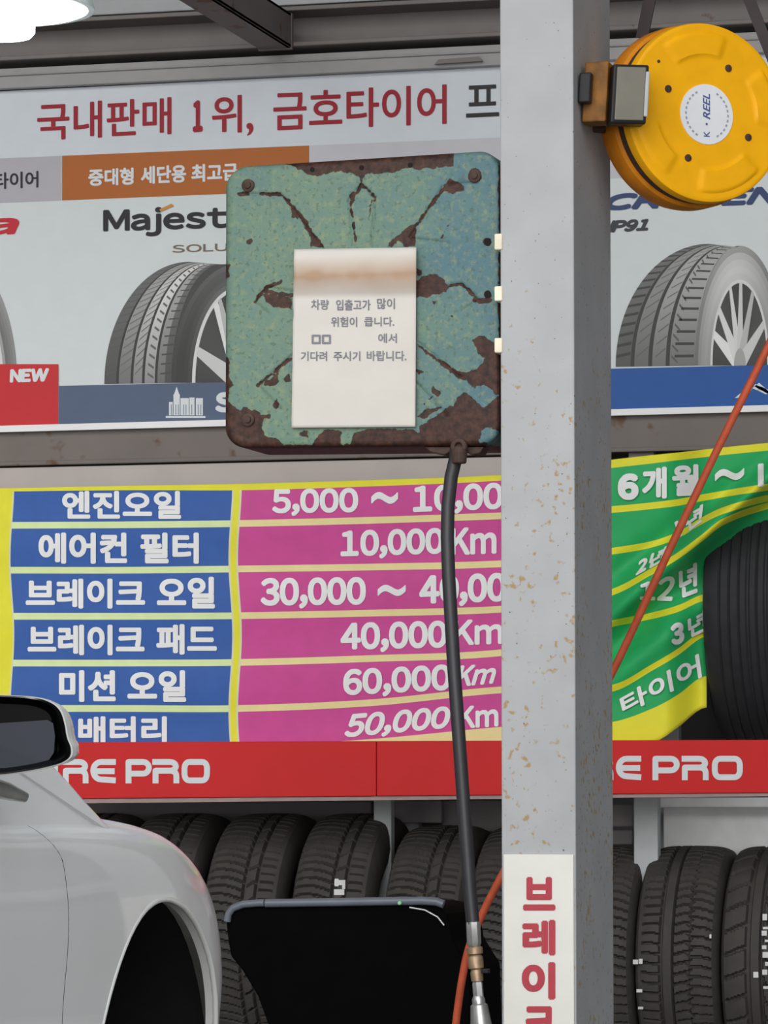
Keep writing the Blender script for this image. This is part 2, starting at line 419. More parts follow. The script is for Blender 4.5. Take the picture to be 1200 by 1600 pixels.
def printed_tyre(lb, top, sb, st, cx, gv, rim_a, rim_b, out_b, ribs, rimtop_off=0, clipu=9999):
    """flat printed picture of a tyre, drawn in ink colours on the board"""
    m = MB(); cols = []
    def ink(g, tint=(1, 1, 1)): c = lin((g*tint[0], g*tint[1], g*tint[2])); return c
    s = SB(3)
    def line(k, t):         # point on tread circumference line k (0 left edge, 1 shoulder), t in degrees
        ub = lb[0] + (sb[0]-lb[0])*k; ut = top[0] + (st[0]-top[0])*k
        vb = lb[1] + (sb[1]-lb[1])*k; vt = top[1] + (st[1]-top[1])*k
        return (ut - (ut-ub)*math.cos(R_(t)), vb - (vb-vt)*math.sin(R_(t)))
    NT = 64
    a2 = cx - sb[0]
    # sidewall, from outer edge ellipse to the rim ellipse, then rim
    def ell(a, b, t): return (cx - a*math.cos(R_(t)), gv - b*math.sin(R_(t)))
    for i in range(NT):
        t0, t1 = 180*i/NT, 180*(i+1)/NT
        for j in range(5):
            f0, f1 = j/5, (j+1)/5
            A = lambda f: a2 + (rim_a-a2)*f; Bf = lambda f: out_b + (rim_b-out_b)*f
            m.poly([s(*ell(A(f0), Bf(f0), t0)), s(*ell(A(f0), Bf(f0), t1)), s(*ell(A(f1), Bf(f1), t1)), s(*ell(A(f1), Bf(f1), t0))])
            g = ribs['side'][j] + 26*math.sin(R_(t0*2-60)); cols.append(ink(max(20, g)))
        m.poly([s(*ell(rim_a, rim_b, t0)), s(*ell(rim_a, rim_b, t1)), s(*ell(rim_a*.93, rim_b*.96, t1)), s(*ell(rim_a*.93, rim_b*.96, t0))]); cols.append(ink(200))
        m.poly([s(*ell(rim_a*.93, rim_b*.96, t0)), s(*ell(rim_a*.93, rim_b*.96, t1)), s(cx, gv)]); cols.append(ink(34 + 14*math.sin(R_(3*t0))))
    for i in range(NT):
        t0, t1 = 90*i/NT, 90*(i+1)/NT
        m.poly([s(*line(1, t0)), s(*line(1, t1)), s(*ell(a2, out_b, t1)), s(*ell(a2, out_b, t0))]); cols.append(ink(max(20, ribs['side'][0]*.8)))
    # tread
    s = SB(4)
    for i in range(NT):
        t0, t1 = 90*i/NT, 90*(i+1)/NT
        for (k0, k1, g) in ribs['ribs']:
            m.poly([s(*line(k0, t0)), s(*line(k0, t1)), s(*line(k1, t1)), s(*line(k1, t0))])
            sh = 0.72 + 0.5*math.sin(R_(min(t0*1.6, 130))) * (0.6+0.4*k0)
            cols.append(ink(g*sh))
    s = SB(5)
    for (k0, k1, sl, n, g, w) in ribs['sipes']:
        for i in range(n):
            t = 4 + 84*i/n
            m.poly([s(*line(k0, t)), s(*line(k0, t+w)), s(*line(k1, t+w+sl)), s(*line(k1, t+sl))]); cols.append(ink(g))
    # spokes
    for n_, (ang, half, g) in enumerate(ribs['spokes']):
        s = lambda u, v, n_=n_: P(u, v, YB - 0.0031 - 0.0001*n_)
        e0 = ell(rim_a*.95, rim_b*.97, ang-half); e1 = ell(rim_a*.95, rim_b*.97, ang+half)
        h0 = ell(rim_a*.12, rim_b*.12, ang-90); h1 = ell(rim_a*.12, rim_b*.12, ang+90)
        m.poly([s(*e0), s(*e1), s(*h1), s(*h0)]); cols.append(ink(g))
    s = lambda u, v: P(u, v, YB - 0.0042)
    m.poly([s(*ell(rim_a*.2, rim_b*.2, 180*k/12)) for k in range(13)]); cols.append(ink(150))
    m.build('printed_tyre', M_ink, sign, colors=cols, fix=False)
M_ink = attr_mat('tyre_print')
printed_tyre((163, 600), (296, 409), (268, 598), (345, 413), 374, 598, 74, 150, 186, dict(
    ribs=[(0, .18, 84), (.18, .215, 12), (.215, .39, 138), (.39, .43, 12), (.43, .56, 165), (.56, .60, 12), (.60, .75, 178), (.75, .79, 12), (.79, .90, 128), (.90, 1.0, 74)],
    sipes=[(.02, .18, 1.5, 20, 70, .7), (.23, .39, 4, 20, 96, .8), (.45, .56, 4, 20, 92, .8), (.64, .73, -2, 18, 78, 1.2), (.83, .99, .5, 18, 48, .8)],
    side=[52, 40, 36, 44, 60], spokes=[(20, 3, 190), (58, 3, 210), (64, 2, 170), (100, 3, 190), (140, 3, 180)]))
printed_tyre((962, 573), (1108, 381), (1086, 571), (1152, 386), 1156, 571, 46, 134, 187, dict(
    ribs=[(0, .19, 92), (.19, .235, 20), (.235, .41, 124), (.41, .46, 20), (.46, .63, 140), (.63, .68, 20), (.68, 1.0, 136)],
    sipes=[(.0, .18, 1.5, 17, 30, 1.4), (.26, .40, 5, 14, 84, .8), (.50, .62, 4, 14, 84, .8), (.70, .78, -3, 16, 70, 1.2), (.74, .98, 0, 14, 26, 1.3)],
    side=[120, 150, 160, 165, 160], spokes=[(22, 3, 215), (42, 3, 205), (70, 2.5, 200), (92, 3, 190), (118, 3, 170), (150, 3, 190)]))
printed_tyre((-260, 604), (-130, 404), (-147, 602), (-60, 404), -60, 604, 66, 158, 200, dict(
    ribs=[(0, .2, 100), (.2, .23, 30), (.23, .6, 128), (.6, .64, 30), (.64, 1.0, 142)], sipes=[],
    side=[150, 140, 130, 120, 170], spokes=[(30, 3, 200), (60, 3, 205), (90, 3, 200), (120, 3, 190), (158, 3, 225)]))

# ------------------------------------------------------------ steel under the sign
m = MB(); za = zat(400, 666, 10.5); zbm = zat(400, 719, 10.5)
m.box((XL, 10.51, zbm), (XR, 10.66, za + 0.01)); m.box((XL, 10.502, zbm), (XR, 10.51, zbm + 0.012)); 
tag(m.build('lower_beam', M_steel_d, bevel=0.003), 'dirty grey steel beam running directly below the sign board', 'beam')
m = MB(); z2 = zat(400, 772, 10.52)
xr_ = P(850, 740, 10.5).x
m.box((XL, 10.515, z2), (xr_, 10.60, zbm - 0.004))
tag(m.build('flat_bar', mat('beige_grey_bar', (172, 164, 160), 0.5, var=0.05, scale=8), bevel=0.004), 'pale beige flat bar above the price banner, under the dirty beam', 'bar')

# ------------------------------------------------------------ tyre rack
rack = thing('tyre_rack', 'grey steel two tier rack holding the black tyres along the wall', 'rack', (-1.8, 10.85, 0))
zs = zat(600, 1160, 10.5)                       # upper shelf level
m = MB()
for y in (10.44, 11.02): m.box((XL, y, zs - 0.06), (XR, y + 0.05, zs))
for y in (10.60, 10.98): m.box((XL, y, 0.74), (XR, y + 0.05, 0.80))
for name_, y, z0, z1 in ((0, 10.44, zs - 0.06, zs), (1, 11.02, zs - 0.06, zs), (2, 10.58, 0.70, 0.76), (3, 11.02, 0.70, 0.76)):
    mm = MB(); mm.box((XL, y, z0), (XR, y + 0.05, z1)); mm.build('rail', M_lgrey, rack, bevel=0.004)
M_post = mat('pale_grey_post', (186, 190, 192), 0.45, var=0.05)
for (u0, u1) in ((583.5, 611), (990, 1028), (-330, -300)):
    xa = P(u0, 1300, 10.72).x; xb = P(u1, 1300, 10.72).x
    mm = MB(); mm.box((xa, 10.72, 0.0), (xb, 10.76, zs - 0.06)); mm.box((xa, 11.02, 0.0), (xb, 11.06, zat(600, 690, 11.0)))
    mm.build('post', M_post, rack, bevel=0.004)
def backbar(u0, u1, v0, v1, Y, material, nm='back_panel', th=0.03):
    a = P(u0, v0, Y); b = P(u1, v1, Y); mm = MB(); mm.box((a.x, Y, b.z), (b.x, Y + th, a.z)); return mm.build(nm, material, rack, bevel=0.004)
M_gp = mat('grey_rack_panel', (128, 124, 124), 0.5, var=0.05)
M_gp2 = mat('blue_grey_panel', (222, 230, 236), 0.4, var=0.05)
backbar(614, 690, 1248, 1286, 10.90, M_gp); backbar(690, 800, 1250, 1300, 10.94, M_gp)
backbar(946, 988, 1256, 1292, 10.84, M_gp); backbar(946, 988, 1296, 1320, 10.92, M_gp)
backbar(1036, 1330, 1258, 1350, 10.95, M_gp2); backbar(1030, 1330, 1246, 1262, 10.90, M_gp2)
backbar(-200, 580, 1252, 1290, 10.98, M_gp)
# short bracket seen between beam and banner
a = P(990, 694, 10.60); b = P(1030, 716, 10.60)
m = MB(); m.box((a.x, 10.53, b.z - .02), (b.x, 10.64, a.z + 0.02)); tag(m.build('bracket', M_gp, bevel=0.003), 'small grey steel bracket under the dirty beam right of the pole', 'bracket')

# ------------------------------------------------------------ red shelf sign
YR = 10.40
rs = thing('shelf_sign', 'long red sign strip with white lettering fixed along the shelf edge', 'sign', P(600, 1246, YR))
RT = lambda u: 1160 - 0.0035 * u; RB = lambda u: 1249 - 0.0085 * u
def red_piece(u0, u1):
    m = MB(); m.prism([P(u0, RT(u0), YR), P(u1, RT(u1), YR), P(u1, RB(u1), YR), P(u0, RB(u0), YR)], (0, 0.025, 0))
    return m.build('panel', mat('red_strip', (192, 30, 32), 0.45, var=0.04, scale=5), rs, bevel=0.002)
red_piece(-260, 587.6); red_piece(588.4, 1330)
m = MB(); m.prism([P(-260, RB(-260) + .5, YR + .006), P(1330, RB(1330) + .5, YR + .006), P(1330, RB(1330) + 5, YR + .006), P(-260, RB(-260) + 8, YR + .006)], (0, 0.03, 0))
m.build('lip', mat('pinkish_grey_lip', (150, 130, 128), 0.5), rs)
w_ = 0.24
LET = {
 'T': [([(-.02, .88), (1.02, .88)], 0), ([(.5, .88), (.5, 0)], 0)],
 'I': [([(.5, 1), (.5, 0)], 0)],
 'R': [([(.12, 0), (.12, .52), (.62, .52)], 0), ([(0, .88)] + arc(.66, .70, .22, 90, -90, 8, .18) , 0), ([(.62, .52)] + arc(.68, .32, .22, 80, 0, 5, .2) + [(.90, 0)], 0)],
 'E': [([(1, .88)] + arc(.42, .52, .30, 90, 270, 10, .36)[:] + [(1, .12)], 0), ([(.2, .5), (.96, .5)], 0)],
 'P': [([(.12, 0), (.12, .88)] + arc(.70, .64, .22, 90, -90, 8, .24) + [(.12, .40)], 0)],
 'O': [(arc(.74, .62, .16, 0, 90, 4, .26) + arc(.26, .62, .16, 90, 180, 4, .26) + arc(.26, .38, .16, 180, 270, 4, .26) + arc(.74, .38, .16, 270, 360, 4, .26), 1)],
}
SR = lambda u, v: P(u, v, YR - 0.0012)
def brand(cells, v0, v1):
    for ch, u0, u1 in cells:
        asp = (u1 - u0) / (v1 - v0); n_ = 0; m = MB()
        for pts, cl in LET[ch]:
            for poly in stroke([(x*asp, y) for x, y in pts], w_, bool(cl)):
                m.poly([SR(u0 + x*(v1-v0), v1 - y*(v1-v0)) - Vector((0, 4e-5*n_, 0)) for x, y in poly]); n_ += 1
        m.build('lettering', M_white, rs, fix=False)
brand([('T', 32, 72), ('I', 76, 96), ('R', 98, 138), ('E', 141, 181), ('P', 196, 236), ('R', 238, 280), ('O', 284, 328)], 1186, 1224)
brand([('T', 850, 890), ('I', 896, 916), ('R', 918, 958), ('E', 962, 1002), ('P', 1019, 1061), ('R', 1065, 1107), ('O', 1112, 1161)], 1181, 1219)

# ------------------------------------------------------------ price banner hanging behind the pole
UK = [-80, 0, 200, 375, 580, 782, 870, 958, 1020, 1060, 1095, 1130, 1200, 1290]
LINES = [
 [764, 763, 759, 756, 750, 742, 730, 718, 711, 707, 703, 699, 692, 684],
 [769, 768, 766, 766, 760, 751, 741, 731, 724, 719, 715, 711, 704, 695],
 [822, 821, 820, 818, 813, 806, 802, 796, 790, 785, 778, 772, 761, 750],
 [892, 891, 891, 889, 886, 881, 872, 861, 850, 836, 815, 798, 778, 765],
 [963, 963, 963, 962, 958, 952, 941, 925, 892, 868, 842, 815, 790, 774],
 [1036, 1036, 1036, 1035, 1029, 1020, 1000, 974, 962, 951, 935, 930, 926, 920],
 [1107, 1107, 1107, 1107, 1098, 1078, 1078, 1075, 1042, 1018, 992, 985, 980, 975],
 [1180, 1180, 1178, 1172, 1160, 1141, 1136, 1133, 1112, 1090, 1064, 1060, 1055, 1050],
 [1200, 1200, 1200, 1195, 1180, 1168, 1162, 1158, 1160, 1136, 1108, 1104, 1100, 1095]]
def interp(xs, ys, x):
    if x <= xs[0]: return ys[0]
    for i in range(len(xs) - 1):
        if x <= xs[i+1]:
            t = (x - xs[i]) / (xs[i+1] - xs[i])
            h = xs[i+1] - xs[i]
            m0 = (ys[i+1]-ys[i-1])/(xs[i+1]-xs[i-1])*h if i > 0 else ys[i+1]-ys[i]
            m1 = (ys[i+2]-ys[i])/(xs[i+2]-xs[i])*h if i+2 < len(xs) else ys[i+1]-ys[i]
            return (2*t**3-3*t**2+1)*ys[i] + (t**3-2*t**2+t)*m0 + (-2*t**3+3*t**2)*ys[i+1] + (t**3-t**2)*m1
    return ys[-1]
def segd(px, py, ax, ay, bx, by):
    dx, dy = bx-ax, by-ay; t = max(0, min(1, ((px-ax)*dx+(py-ay)*dy)/(dx*dx+dy*dy)))
    return math.hypot(px-ax-t*dx, py-ay-t*dy)
def sidel(px, py, ax, ay, bx, by): return ((bx-ax)*(py-ay)-(by-ay)*(px-ax))/math.hypot(bx-ax, by-ay)
def sstep(a, b, x): t = max(0, min(1, (x-a)/(b-a))); return t*t*(3-2*t)
def ban_y(u, v):
    y = 10.452 + 0.0035*math.sin(u*0.021 + v*0.006) + 0.0025*math.sin(v*0.05 + u*0.004)
    if u > 900:
        g = sstep(900, 985, u)
        d = sidel(u, v, 950, 985, 1200, 762)                 # >0 below the fold
        y += g*(-0.050*math.exp(-((d+14)/18.0)**2) + 0.065*math.exp(-((d-24)/20.0)**2))
        d2 = sidel(u, v, 940, 905, 1180, 735); y += g*(0.028*math.exp(-((d2-4)/18.0)**2))
        d3 = sidel(u, v, 950, 1075, 1090, 960); y += g*(-0.026*math.exp(-((d3+6)/18.0)**2))
        y += 0.10*sstep(1035, 1100, u)*sstep(15, 60, d)
        y += -0.085*sstep(1040, 1110, u)*(1-sstep(-10, 20, d))
    return y
SBN = lambda u, v: P(u, v, ban_y(u, v))
SBL = lambda u, v: P(u, v, ban_y(u, v) - (0.0032 if u < 900 else 0.008))
banner = thing('price_banner', 'yellow vinyl price banner with blue, pink and green rows, crumpled at right', 'banner', P(600, 1160, 10.452))
rowedge = []
for i in range(9):
    L = LINES[i]
    if i in (0, 1, 8): rowedge.append(L)
    else: rowedge.append([v - 5.2 for v in L]); rowedge.append([v + 5.2 for v in L])
# bands: 0 top yellow, then cell, gap, cell, gap ... bottom
ucut = [-80, 17, 19.5, 360, 363, 372, 375, 903, 918, 1290]
us = []
for a, b in zip(ucut, ucut[1:]):
    n = max(1, int((b-a)/8)); us += [a+(b-a)*k/n for k in range(n)]
us.append(1290)
MI = dict(yellow=0, blue=1, pink=2, green=3, lineb=4, linep=5, edge=6, lineg=0)
def wob(u, v): return u + (3.0*math.sin(v/38.0+0.6) if u < 400 else 0)*(1 if u > 10 else 0)
m = MB(); NS = 6
rows = []
for j in range(len(rowedge) - 1):
    for k in range(NS): rows.append((j, k/NS))
rows.append((len(rowedge)-2, 1.0))
idx = {}
for ri, (j, t) in enumerate(rows):
    for ci, u in enumerate(us):
        v = interp(UK, rowedge[j], u)*(1-t) + interp(UK, rowedge[j+1], u)*t
        uu = wob(u, v); idx[ri, ci] = m.vert(SBN(uu, v))
for ri in range(len(rows) - 1):
    j = rows[ri][0]; cell = (j % 2 == 1) and j < 12
    for ci in range(len(us) - 1):
        u = (us[ci]+us[ci+1])/2
        if j >= 8 and u > 1108: continue
        if u < 17: c = 'yellow'
        elif u < 19.5 or 360 < u < 363 or 372 < u < 375: c = 'edge' if j > 0 else 'yellow'
        elif u < 360: c = 'blue' if cell else ('lineb' if j > 0 else 'yellow')
        elif u < 375: c = 'yellow'
        elif u < 903: c = 'pink' if cell else ('linep' if j > 0 else 'yellow')
        elif u < 918: c = 'yellow'
        else: c = 'green' if cell else 'lineg'
        m.f.append([idx[ri, ci], idx[ri, ci+1], idx[ri+1, ci+1], idx[ri+1, ci]]); m.m.append(MI[c])
bm_ = [mat('banner_yellow', (218, 212, 52), 0.5, var=0.04), mat('banner_blue', (52, 90, 160), 0.5, var=0.05), mat('banner_pink', (194, 72, 142), 0.5, var=0.05),
       mat('banner_green', (40, 160, 92), 0.5, var=0.05), mat('banner_pale_lime', (206, 222, 164), 0.5, var=0.04), mat('banner_cream', (236, 208, 150), 0.5, var=0.04), mat('banner_pale_edge', (206, 206, 170), 0.5, var=0.04)]
o = m.build('sheet', bm_, banner, smooth=0, fix=False)
md = o.modifiers.new('thickness', 'SOLIDIFY'); md.thickness = 0.0012; md.offset = 0
M_bw = mat('banner_white_print', (222, 226, 234), 0.5, var=0.02)
BO = 0.042
def bl(txt, q, off=BO, shear=0.0): 
    m = MB(); write(m, txt, q, SBL, off, shear, 0, True); m.build('lettering', M_bw, banner, fix=False)
bl('엔진오일', (97, 283, 767, 811)); bl('에어컨', (60, 199, 832, 881)); bl('필터', (219, 311, 832, 881))
bl('브레이크', (40, 227, 904, 951)); bl('오일', (245, 336, 901, 951)); bl('브레이크', (43, 226, 976, 1024)); bl('패드', (244, 339, 975, 1023))
bl('미션', (92, 181, 1047, 1097)); bl('오일', (199, 291, 1047, 1097)); bl('배터리', (122, 261, 1119, 1163))
BD = 0.046
bl('5,000', (425, 560, 764, 807, 2), BD); bl('~', (580, 622, 769, 788, 1), BD); bl('10,000', (645, 818, 759, 806, 7), BD)
bl('10,000', (532, 694, 829, 875, 5), BD); bl('Km', (704, 776, 825, 868, 3), BD)
bl('30,000', (407, 572, 903, 952, 2), BD); bl('~', (590, 634, 914, 932, 1), BD); bl('40,000', (655, 822, 899, 950, 6), BD)
bl('40,000', (532, 699, 973, 1021, 4), BD); bl('Km', (708, 786, 969, 1009, 3), BD)
bl('60,000', (536, 705, 1046, 1092, 9), BD); bl('Km', ((718, 1040), (778, 1036), (772, 1068), (712, 1074)), BD, 0.1)
bl('50,000', ((545, 1116), (704, 1102), (702, 1141), (537, 1158)), BD, 0.1); bl('Km', (716, 779, 1104, 1139, 4), BD)
bl('6', (965, 998, 740, 782, 1), 0.08); bl('개', (1003, 1042, 731, 781, 2)); bl('월', (1050, 1093, 727, 776, 2)); bl('~', (1117, 1163, 734, 753, 4), 0.035); bl('1년', (1184, 1250, 718, 764, 8))
bl('1년', ((1052, 812), (1100, 786), (1096, 815), (1062, 842)), 0.035); bl('2년', ((1000, 872), (1044, 852), (1036, 876), (992, 902)), 0.035)
bl('12', ((998, 912), (1058, 896), (1050, 940), (1000, 938)), 0.06); bl('년', ((1060, 890), (1090, 878), (1090, 926), (1062, 936)), 0.035)
bl('3', ((1046, 976), (1068, 970), (1070, 1004), (1050, 1010)), 0.07); bl('년', ((1074, 966), (1104, 950), (1104, 985), (1076, 998)), 0.035)
bl('타이어', ((967, 1092), (1092, 1018), (1097, 1056), (974, 1120)), 0.04)

# ------------------------------------------------------------ tyres
def tyre_mesh(name, R, w, pat, ntheta=480, mat_=None, NB=62):
    prof = [(-.40, .60), (-.47, .68), (-.50, .78), (-.49, .87), (-.465, .93), (-.435, .962)]
    MT = 44; tread = []
    for i in range(MT + 1):
        xh = -1 + 2*i/MT
        r = 1.0 - 0.012*xh**2 - 0.020*abs(xh)**7
        tread.append((xh*0.415, r))
    back = [(-x, r) for x, r in prof[::-1]]
    inner = [(.36, .62), (.42, .78), (.40, .90), (.2, .955), (-.2, .955), (-.40, .90), (-.42, .78), (-.36, .62)]
    full = prof + tread + back + inner; i0 = len(prof); i1 = i0 + MT + 1
    vs = []; n = len(full)
    for a in range(ntheta):
        th = 2*PI*a/ntheta; ct, st = math.cos(th), math.sin(th)
        for i, (x, r) in enumerate(full):
            rr = r*R
            if i0 <= i < i1:
                xh = x/0.415; ph = th*NB/(2*PI); d = 0
                if pat == 'A':
                    if abs(xh-.12) < .045 or abs(xh-.46) < .05: d = .013
                    elif xh < .08:
                        if ((ph + 1.6*xh + 1.1*xh*xh) % 1.0) < .24: d = .011
                    elif xh > .5:
                        if (ph % 1.0) < .22 and xh < .94: d = .011
                    elif ((ph*.5 - xh*1.2) % 1.0) < .14: d = .010
                elif pat == 'B':
                    if abs(xh+.40) < .045 or abs(xh+.05) < .04: d = .013
                    elif xh < -.44:
                        if ((ph + .2*xh) % 1.0) < .22 and xh > -.94: d = .011
                    elif xh > -.02:
                        if ((ph - 1.3*xh + 1.2*xh*xh + .5*(xh > .45)) % 1.0) < .22: d = .011
                        if abs(xh-.44+.05*math.sin(ph*PI*2)) < .03: d = .010
                elif pat == 'D':
                    if abs(xh+.36) < .05 or abs(xh-.02) < .05 or abs(xh-.4) < .045: d = .013
                    elif xh < -.4:
                        if ((ph*.5 - .6*xh) % 1.0) < .16: d = .012
                    elif xh > .06:
                        if ((ph*.6 + .9*math.sin(xh*7)) % 1.0) < .2: d = .011
                else:
                    for g in (-.62, -.36, -.1, .16, .42, .66):
                        if abs(xh-g) < .028: d = .004
                rr -= d
            elif 1 < i < i0 - 1 or i1 < i < i1 + 4: rr += .0008*math.sin(th*36)
            vs.append((x*w, -rr*ct, rr*st))
    fs = []
    for a in range(ntheta):
        b = (a+1) % ntheta
        for i in range(n):
            k = (i+1) % n
            fs.append((a*n+i, a*n+k, b*n+k, b*n+i))
    me = bpy.data.meshes.new(name); me.from_pydata(vs, [], fs); me.materials.append(mat_ or M_rubber)
    bm = bmesh.new(); bm.from_mesh(me); bmesh.ops.recalc_face_normals(bm, faces=bm.faces); bm.to_mesh(me); bm.free()
    me.polygons.foreach_set('use_smooth', [True]*len(me.polygons)); me.set_sharp_from_angle(angle=R_(28)); me.update()
    return me
TA = tyre_mesh('winter_tyre', 0.345, 0.224, 'A', 640, None, 88)
TB = tyre_mesh('road_tyre', 0.305, 0.224, 'B', 600, None, 74)
TD = tyre_mesh('ribbed_tyre', 0.31, 0.224, 'D')
TC = tyre_mesh('slick_tyre', 0.365, 0.225, 'C', 240, M_rubber2)
M_chalk = mat('white_marker_paint', (205, 205, 205), 0.6)
def put_tyre(me, u, R, label, scale=1.0, Yc=10.83, base=0.76, lean=0.0, vref=1420):
    o = bpy.data.objects.new('tyre', me); COL.objects.link(o)
    yf = Yc - R
    x = P(u, vref, yf).x
    o.location = (x, Yc, base + R); o.scale = (1, R/scale, R/scale); o.rotation_euler = (0, 0, lean)
    tag(o, label, 'tyre', 'tyres standing on the lower rack tier')
    return o
# where the tread front meets the picture; base height follows from the top edge of each tyre
def base_for(vtop, u, R): return zat(u, vtop, 10.83 - R*0.5) - 2*R
specs = [(TA, 94, .352, .345, 'black tyre at far left of the lower tier, mostly behind the car mirror'),
         (TA, 231, .352, .345, 'black tyre on lower tier rising just above the silver fender'),
         (TA, 369, .352, .345, 'black winter tyre on lower tier between fender top and white marked tyre'),
         (TA, 508, .352, .345, 'black winter tyre with white painted mark left of the rack post'),
         (TA, 653, .336, .345, 'black winter tyre immediately right of the pale rack post, above the dark panel'),
         (TA, 787, .336, .345, 'black tyre half hidden by the left edge of the grey pole'),
         (TB, 919, .309, .305, 'black tyre half hidden by the right side of the grey pole'),
         (TB, 1052, .309, .305, 'black road tyre with two rib grooves in full view right of pole'),
         (TD, 1187, .309, .31, 'black ribbed tyre with white lettering at right edge of lower tier')]
tys = []
for me, u, R, s0, lab in specs: tys.append(put_tyre(me, u, R, lab, s0, Yc=10.47 + .352 if R > .32 else 10.55 + .309))
def chalk(ty, items):
    """paint marks sitting on the tread of one tyre"""
    R = ty.scale[1]*(.345 if ty.data is TA else (.305 if ty.data is TB else .31))
    for (u, v, w, h) in items:
        mb = MB()
        pts = []
        for (du, dv) in ((-w/2, -h/2), (w/2, -h/2), (w/2, h/2), (-w/2, h/2)):
            # meet the tread cylinder
            d = ray(u+du, v+dv); yc, zc_ = ty.location.y, ty.location.z
            A = d.y**2 + d.z**2; Bq = 2*(d.y*(0-yc) + d.z*(CAM.z-zc_)); Cq = yc*yc + (CAM.z-zc_)**2 - (R+.0012)**2
            t = (-Bq - math.sqrt(max(0, Bq*Bq-4*A*Cq)))/(2*A); pts.append(CAM + d*t)
        mb.poly(pts)
        o = mb.build('paint_mark', M_chalk, None)
        for vv in o.data.vertices: vv.co = ty.matrix_basis.inverted() @ vv.co
        o.parent = ty
def matrices(): bpy.context.view_layer.update()
matrices()
chalk(tys[3], [(531, 1379, 17, 8), (530, 1394, 16, 9), (526, 1379, 6, 12), (537, 1386, 5, 6)])
chalk(tys[7], [(993, 1503, 8, 7), (1001, 1502, 6, 8), (999, 1548, 9, 5), (1001, 1575, 8, 4)])
chalk(tys[8], [(1181, 1523, 8, 9), (1195, 1433, 7, 10), (1196, 1450, 8, 4), (1194, 1458, 8, 8), (1198, 1470, 6, 4), (1194, 1480, 7, 6), (1196, 1492, 9, 9), (1199, 1506, 7, 6), (1195, 1519, 8, 8), (1197, 1543, 9, 4), (1110, 1463, 3, 6)])
o = bpy.data.objects.new('tyre', TC); COL.objects.link(o)
Rt = .365; xt = P(1096, 1000, 10.50).x + .225*.5
o.location = (xt, 10.50 + Rt - .04, zs + Rt - .012)
tag(o, 'worn smooth black tyre on the upper tier pushing the green banner aside', 'tyre')

# ------------------------------------------------------------ the grey pole
YP = 7.80
pa = P(782.5, 800, YP); pb = P(898, 800, YP)
d_ = ray(956, 800); ybk = pb.x / d_.x * d_.y
M_pole = spotted('grey_painted_column', (158, 159, 161), (152, 128, 92), 0.607, 66, 0.55, grad=(2.75, 2.1, -0.13, 0.0), dots=True)
M_pole_side = M_pole
pole = thing('steel_column', 'tall grey painted steel column with rust freckles standing before the rack', 'column', (0.5*(pa.x+pb.x), YP, 0))
m = MB(); m.box((pa.x, YP, 0), (pb.x, ybk, 5.2)); m.build('shaft', M_pole, pole, bevel=0.003)
m = MB(); m.box((pa.x - .07, YP - .07, 0), (pb.x + .07, ybk + .07, .02)); m.build('base_plate', M_steel, pole, bevel=0.003)

plate = thing('sign_plate', 'white plate with red vertical lettering fixed low on the grey column', 'sign', P(840, 1600, YP - .004))
a = P(786.5, 1335, YP - .004); b = P(896, 1335, YP - .004)
m = MB(); m.box((a.x, YP - .004, a.z - .62), (b.x, YP, a.z)); m.build('plate', mat('white_plate', (208, 206, 200), 0.45, var=0.04, scale=10), plate, bevel=0.001)
M_pl = mat('faded_red_ink', (166, 62, 72), 0.5, var=0.06)
SP = lambda u, v: P(u, v, YP - .0048)
m = MB()
for ch, q in (('브', (817, 868, 1370, 1423)), ('레', (816, 868, 1437, 1493)), ('이', (815, 868, 1503, 1562)), ('크', (817, 868, 1572, 1626))):
    m = MB(); write(m, ch, q, SP, 0.05); m.build('lettering', M_pl, plate, fix=False)

